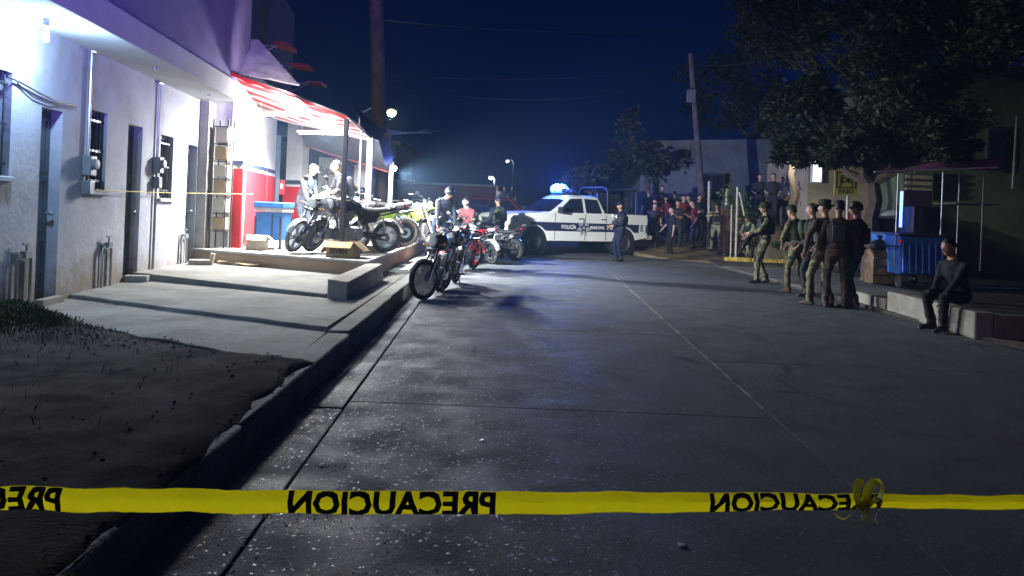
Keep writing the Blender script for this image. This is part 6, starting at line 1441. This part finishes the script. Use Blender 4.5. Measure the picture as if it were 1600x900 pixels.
for k, (px_, cl, lab) in enumerate(((777, cr_wh, 'far bystander in white shirt with hands on hips'), (788, cloth('tee_navy', (.06, .06, .08)), 'far bystander in dark top and pale shorts'), (800, cr_dk, 'far bystander in dark shirt, last of the three'))):
    h = at(px_, 292, 48); z = far_z(48)
    person(lab, (h.x, 48, z), 265 + 8 * k, GF, max(1.6, min(1.8, h.z - z)), shirt=cl, pants=cloth('pale_shorts', (.4, .38, .34)), shorts=True, skin=M_SKIN2, sleeve=.4, voxel=.03, detail=False, hands=[(-.30, .0, .06), (.30, .0, .06)] if k == 0 else None, elbows=[(-1, -.2, 0), (1, -.2, 0)])
# ---- seated on the planter wall
person('person in black sitting on the planter wall, elbow on knee', (6.10, 10.25, 0), 195, None, 1.72, hips=(.0, -.03, .47), lean=16, bow=8, shirt=cloth('black_tee', (.02, .02, .024)), pants=cloth('black', (.02, .02, .022)), hands=[(-.12, .40, .06), (.14, .36, .02)], feet=[(-.12, .36, 0, 8), (.13, .30, 0, -10)])
# ================================================================== THINGS ON THE PLATFORM
M_CARD = mat('cardboard', (.46, .33, .19), rough=.9, var=.15, scale=6); M_PALEC = mat('pale_carton', (.62, .55, .42), rough=.9, var=.1)
bn = thing('blue_workbench', 'blue metal tool bench with white band standing before the red wall', 'workbench', (-4.42, 14.05, PZ), R(-6))
M_TB = mat('bench_blue', (.03, .17, .50), rough=.35)
MB().box((0, 0, .42), (.5, .5, .5)).build('cabinet', M_TB, bn, bevel=.01)
MB().box((0, 0, .72), (.54, .54, .08)).build('band', M_BWHITE, bn, bevel=.008)
MB().box((0, 0, .81), (.56, .56, .1)).build('tray', M_TB, bn, bevel=.012)
for sx in (-.24, .24):
    for sy in (-.24, .24): MB().box((sx, sy, .3), (.04, .04, .6)).build('leg', M_FRAME, bn)
MB().box((.08, -.256, .42), (.02, .012, .44)).build('door_seam', M_FRAME, bn)
MB().cyl((-.2, .1, .86), (-.22, .12, 1.5), .008, 5).build('rod', M_FRAME, bn)
def carton(label, loc, rz, d, m, text=None, openlid=True):
    t = thing('cardboard_box', label, 'box', loc, R(rz)); x, y, z = d; w_ = .006
    for (c, s) in (((0, -y / 2, z / 2), (x, w_, z)), ((0, y / 2, z / 2), (x, w_, z)), ((-x / 2, 0, z / 2), (w_, y - .01, z)), ((x / 2, 0, z / 2), (w_, y - .01, z))): MB().box(c, s).build('side', m, t)
    MB().box((0, 0, .006), (x - .02, y - .02, .006)).build('bottom', m, t)
    if openlid:
        for (sx, sy, ax, an) in ((0, -1, 'x', 35), (0, 1, 'x', -50), (1, 0, 'y', 40), (-1, 0, 'y', -60)):
            f = MB(); lx, ly = (x, y * .48) if sy else (x * .48, y)
            if sy: f.box((0, sy * ly / 2, 0), (lx - .01, ly, w_)); o = f.build('flap', m, t); o.location = (0, sy * y / 2, z); o.rotation_euler = (R(-sy * abs(an)), 0, 0)
            else: f.box((sx * lx / 2, 0, 0), (lx, ly - .01, w_)); o = f.build('flap', m, t); o.location = (sx * x / 2, 0, z); o.rotation_euler = (0, R(sx * abs(an)), 0)
    else: MB().box((0, 0, z), (x, y, w_)).build('top', m, t)
    if text:
        tx = text_mesh(text, z * .42, 'lettering', mat('print_brown', (.07, .04, .025), rough=.8), t, bold=.006); tx.location = (-x * .06, -y / 2 - .0045, z * .38)
    return t
b0 = onz(532, 403, PZ)
carton('open brown cardboard box with dark print at the platform front', (b0.x, b0.y + .2, PZ + .002), -8, (.46, .34, .26), M_CARD, 'SEVEN')
b0 = onz(398, 391, PZ)
carton('pale open carton beside the blue tool bench', (b0.x, b0.y + .12, PZ + .002), 12, (.34, .28, .26), M_PALEC)
# rack of cartons against the end wall
rk_ = thing('storage_rack', 'narrow black metal rack of cartons against the white wall', 'rack', (-5.22, 13.55, PZ))
lev = [.02, .31, .62, .93, 1.24, 1.55, 1.86, 2.17]
for sx in (-.13, .13):
    for sy in (-.14, .14): MB().box((sx, sy, 1.15), (.02, .02, 2.3)).build('upright', M_FRAME, rk_)
for z in lev[1:]: MB().box((0, 0, z), (.27, .29, .014)).build('shelf', M_FRAME, rk_)
for k, z in enumerate(lev[1:-1]):
    o = MB().box((0, 0, .12), (.21, .22, .22 + .03 * (k % 3))).build('carton', M_PALEC if k % 2 else M_CARD, bevel=.006); o.location = (-5.22, 13.55, PZ + z + .016 + .015 * (k % 3)); o['label'] = 'carton on the %s shelf from the bottom of the narrow black rack' % ['lowest', 'second', 'third', 'fourth', 'fifth', 'sixth'][k]; o['category'] = 'carton'; o['group'] = 'cartons on the rack'
# painted banner on the workshop back wall
bn_ = thing('hand_painted_banner', 'grey cloth banner with black brush lettering on the workshop back wall', 'banner', at(518, 275, 20.4))
MB().sheet([[(-.36 + .12 * i, .01 * math.sin(i), .50), (-.36 + .12 * i, .012 * math.cos(i * 1.3), 0), (-.36 + .12 * i, .008 * math.sin(i * 2), -.56)] for i in range(7)], .006).build('cloth', mat('banner_cloth', (.45, .45, .42), rough=.9, var=.1), bn_, smooth=60)
M_INK = mat('brush_ink', (.015, .015, .02), rough=.6)
def stroke(pts, r_): MB().tube([(x, -.022, z) for x, z in pts], r_, 5, flat=.4).build('brush_stroke', M_INK, bn_)
stroke([(-.26, .25), (-.3, .18), (-.22, .13), (-.18, .05), (-.28, .02)], .014); stroke([(-.14, .08), (-.07, .16), (-.12, .2), (-.15, .1), (-.08, .04), (0, .08)], .013)
stroke([(.02, .02), (.1, .3), (.18, .42), (.2, .3), (.1, .06), (.2, .0), (.28, .16)], .014)
stroke([(-.26, -.38), (-.2, -.12), (-.13, -.4), (-.06, -.14), (.02, -.36), (.1, -.14), (.18, -.4), (.26, -.2)], .015)
ps = MB().box((0, 0, 0), (.34, .012, .62)).build('poster', M_BWHITE); ps.location = at(563, 275, 20.45); tag(ps, 'white poster on the workshop wall beside the banner', 'poster')
hs_ = MB().tube([(0, 0, 0), (.05, 0, -.3), (.02, .0, -.7), (.06, .02, -1.1)], .012, 6).build('hose', mat('hose_dark', (.05, .05, .055), rough=.6)); hs_.location = at(489, 240, 20.4); tag(hs_, 'dark air hose hanging on the workshop wall', 'hose')
eb = MB().box((0, 0, 0), (.12, .08, .34)).box((0, -.045, .02), (.06, .02, .12), m=1).build('wall_box', [M_RED, M_BWHITE], bevel=.01); eb.location = at(434, 292, 17.7) + Vector((.1, 0, 0)); tag(eb, 'small red and white box on the workshop wall by the doorway', 'box')
# litter in the street
rl = random.Random(31)
for k, (px_, py_, z) in enumerate(((1060, 855, 0), (700, 545, 0), (505, 730, 0), (760, 690, 0))):
    p = onz(px_, py_, z); o = MB().sheet([[(.0, 0, .004), (.03, .004, .012)], [(.004, .03, .008), (.034, .03, .004)]], .002).build('paper_scrap', M_BWHITE); o.location = p; o.rotation_euler = (0, 0, rl.random() * 3)
    tag(o, ['tiny pale scrap lying alone on the dark road in front of the tape', 'pale scrap on the road below the motorcycles', 'pale scrap in the gutter just above the tape', 'pale scrap near the middle of the road above the tape'][k], 'scrap')

# ================================================================== CAUTION TAPE
M_TAPE = thin('tape_yellow', (.95, .88, .08), .9, .35); M_TINK = mat('tape_ink', (.035, .05, .012), rough=.5)
TD = 2.5
tl, trr = at(-160, 778.5, TD), at(1760, 787.5, TD)
tape = thing('caution_tape', 'yellow plastic caution tape with mirrored black lettering stretched across the street', 'tape', (0, TD, (tl.z + trr.z) / 2)); TP = Vector(tape.location)
def tc_(px_): return tl.lerp(trr, (px_ + 160) / 1920.0) - TP
def half(px_): return float(np.interp(px_, [-160, 300, 800, 1050, 1330, 1400, 1760], [.039, .0385, .0375, .032, .0235, .021, .022]))
CRZ = .18
def rib(px_, q):
    h = half(px_); n1 = noise.noise(Vector((px_ * .012, 0, 0))); n2 = noise.noise(Vector((px_ * .05, 5, 0)))
    fold = float(np.interp(px_, [-160, 900, 1150, 1760], [.55, .5, .9, 1.1])) * (1 + .5 * n1)
    c = tc_(px_) + Vector((0, 0, -.012 * math.sin(math.pi * min(1, max(0, (px_ + 160) / 1500))) + .004 * n1))
    y_ = fold * h * (q - CRZ) if q > CRZ else .25 * h * (CRZ - q) * (1 + n1)
    return c + Vector((0, y_ + .0035 * noise.noise(Vector((px_ * .03 + q * 1.3, q * 1.8, 3))) + .0015 * noise.noise(Vector((px_ * .11, q * 4, 9))), h * q * (1 + .05 * n2)))
QS = (1, .72, .45, CRZ, -.1, -.4, -.7, -1)
MB().sheet([[rib(px_, q) for q in QS] for px_ in list(range(-1330, -160, 30)) + [-160 + 6 * i for i in range(320)] + list(range(1760, 3700, 30))], .0008).build('ribbon', M_TAPE, tape, smooth=50)
for (px_, wd, sh) in ((612, 325, 1.0), (-68, 325, 1.0), (1244, 268, .64)):
    o = text_mesh('PRECAUCION', .1, 'lettering', M_TINK, tape, mirror=True, bold=.0038)
    bm = bmesh.new(); bm.from_mesh(o.data)
    x0, x1 = min(v.co.x for v in bm.verts), max(v.co.x for v in bm.verts); z0, z1 = min(v.co.z for v in bm.verts), max(v.co.z for v in bm.verts)
    for v in bm.verts: v.co.x = (v.co.x - x0) / (x1 - x0) - .5; v.co.z = ((v.co.z - z0) / (z1 - z0) * 2 - 1) * 1.12
    for q in QS:                                                    # cut along the creases so the print follows the film
        bmesh.ops.bisect_plane(bm, geom=bm.verts[:] + bm.edges[:] + bm.faces[:], plane_co=(0, 0, q), plane_no=(0, 0, 1), clear_outer=(q == 1), clear_inner=(q == -1))
    for k in range(1, 40): bmesh.ops.bisect_plane(bm, geom=bm.verts[:] + bm.edges[:] + bm.faces[:], plane_co=(k / 40 - .5, 0, 0), plane_no=(1, 0, 0))
    for v in bm.verts:
        r_ = rib(px_ + wd * v.co.x, max(-.99, min(.99, v.co.z))); v.co = r_ + Vector((0, -.0032, 0))
    bm.to_mesh(o.data); bm.free(); o.data.update()
# the knot
kc = tc_(1345)
def px2(dx, dy, y=-.012): return kc + Vector((1.2 * dx / FPX * TD, y - .01, -1.2 * dy / FPX * TD - .006))
def ribbon(pts, w_, nm, m, depth=.012):
    pts = [Vector(p) for p in pts]; rows_ = []
    for i, p in enumerate(pts):
        a, b = pts[max(i - 1, 0)], pts[min(i + 1, len(pts) - 1)]; d = (b - a).normalized(); s = Vector((-d.z, 0, d.x)); ww = w_[i] if isinstance(w_, list) else w_
        rows_.append([p + s * ww / 2 + Vector((0, depth * .5, 0)), p - s * ww / 2 - Vector((0, depth * .5, 0))])
    MB().sheet(rows_, .001).build(nm, m, tape, smooth=70)
ribbon([px2(-4, 4), px2(-9, -10), px2(-11, -24), px2(-7, -33), px2(-2, -34), px2(0, -25), px2(-2, -8), px2(0, 4)], .010, 'bow_loop', M_TAPE, .03)
ribbon([px2(2, 2), px2(3, -12), px2(6, -26), px2(13, -35), px2(21, -34), px2(24, -25), px2(21, -14), px2(12, -8), px2(5, 0)], .007, 'bow_loop', M_TAPE, .035)
ribbon([px2(-6, 0, -.014), px2(0, -8, -.018), px2(6, 0, -.016), px2(2, 8, -.014)], .018, 'knot', M_TAPE, .02)
ribbon([px2(-8, 2), px2(-16, 10), px2(-24, 17), px2(-32, 15), px2(-38, 9)], [.010, .008, .006, .005, .003], 'bow_end', M_TAPE, .01)
ribbon([px2(0, 6), px2(-3, 14), px2(0, 21), px2(4, 14), px2(5, 6)], .009, 'bow_end', thin('tape_pale', (.7, .68, .4), .6, .3), .02)
ribbon([px2(16, -2), px2(18, 6), px2(15, 14), px2(19, 20)], [.006, .005, .005, .004], 'bow_end', MATS['tape_pale'], .01)
ribbon([px2(14, -14), px2(20, -8), px2(23, -4), px2(18, -2)], .010, 'bow_end', mat('tape_shade', (.10, .24, .25), rough=.4), .02)

# what the tape is tied to, out of the picture on the kerb side
e_ = rib(3680, 0) + TP
o = MB().tube([(0, 0, 0), (.01, 0, .5), (.0, 0, 1.1)], [.035, .033, .03], 8).build('stake', M_STAKE); o.location = (e_.x + .03, e_.y, -.02); tag(o, 'pale wooden stake holding the far end of the caution tape', 'stake')

# ================================================================== HAZE ADDED FOR THE LENS GLOW AROUND THE LAMPS
hz = MB().box((0, 55, 5.2), (170, 140, 12.8)).build('haze', mat('bloom_haze_base', (1, 1, 1)), smooth=None)
hm_ = bpy.data.materials.new('bloom_haze'); hm_.use_nodes = True; N = hm_.node_tree.nodes; N.clear()
ov = N.new('ShaderNodeOutputMaterial'); pv = N.new('ShaderNodeVolumePrincipled'); pv.inputs['Color'].default_value = (.42, .66, 1, 1); pv.inputs['Density'].default_value = .0017; pv.inputs['Anisotropy'].default_value = .35
hm_.node_tree.links.new(pv.outputs[0], ov.inputs['Volume']); hz.data.materials.clear(); hz.data.materials.append(hm_)
tag(hz, 'thin night haze filling the street', 'haze', kind='stuff')
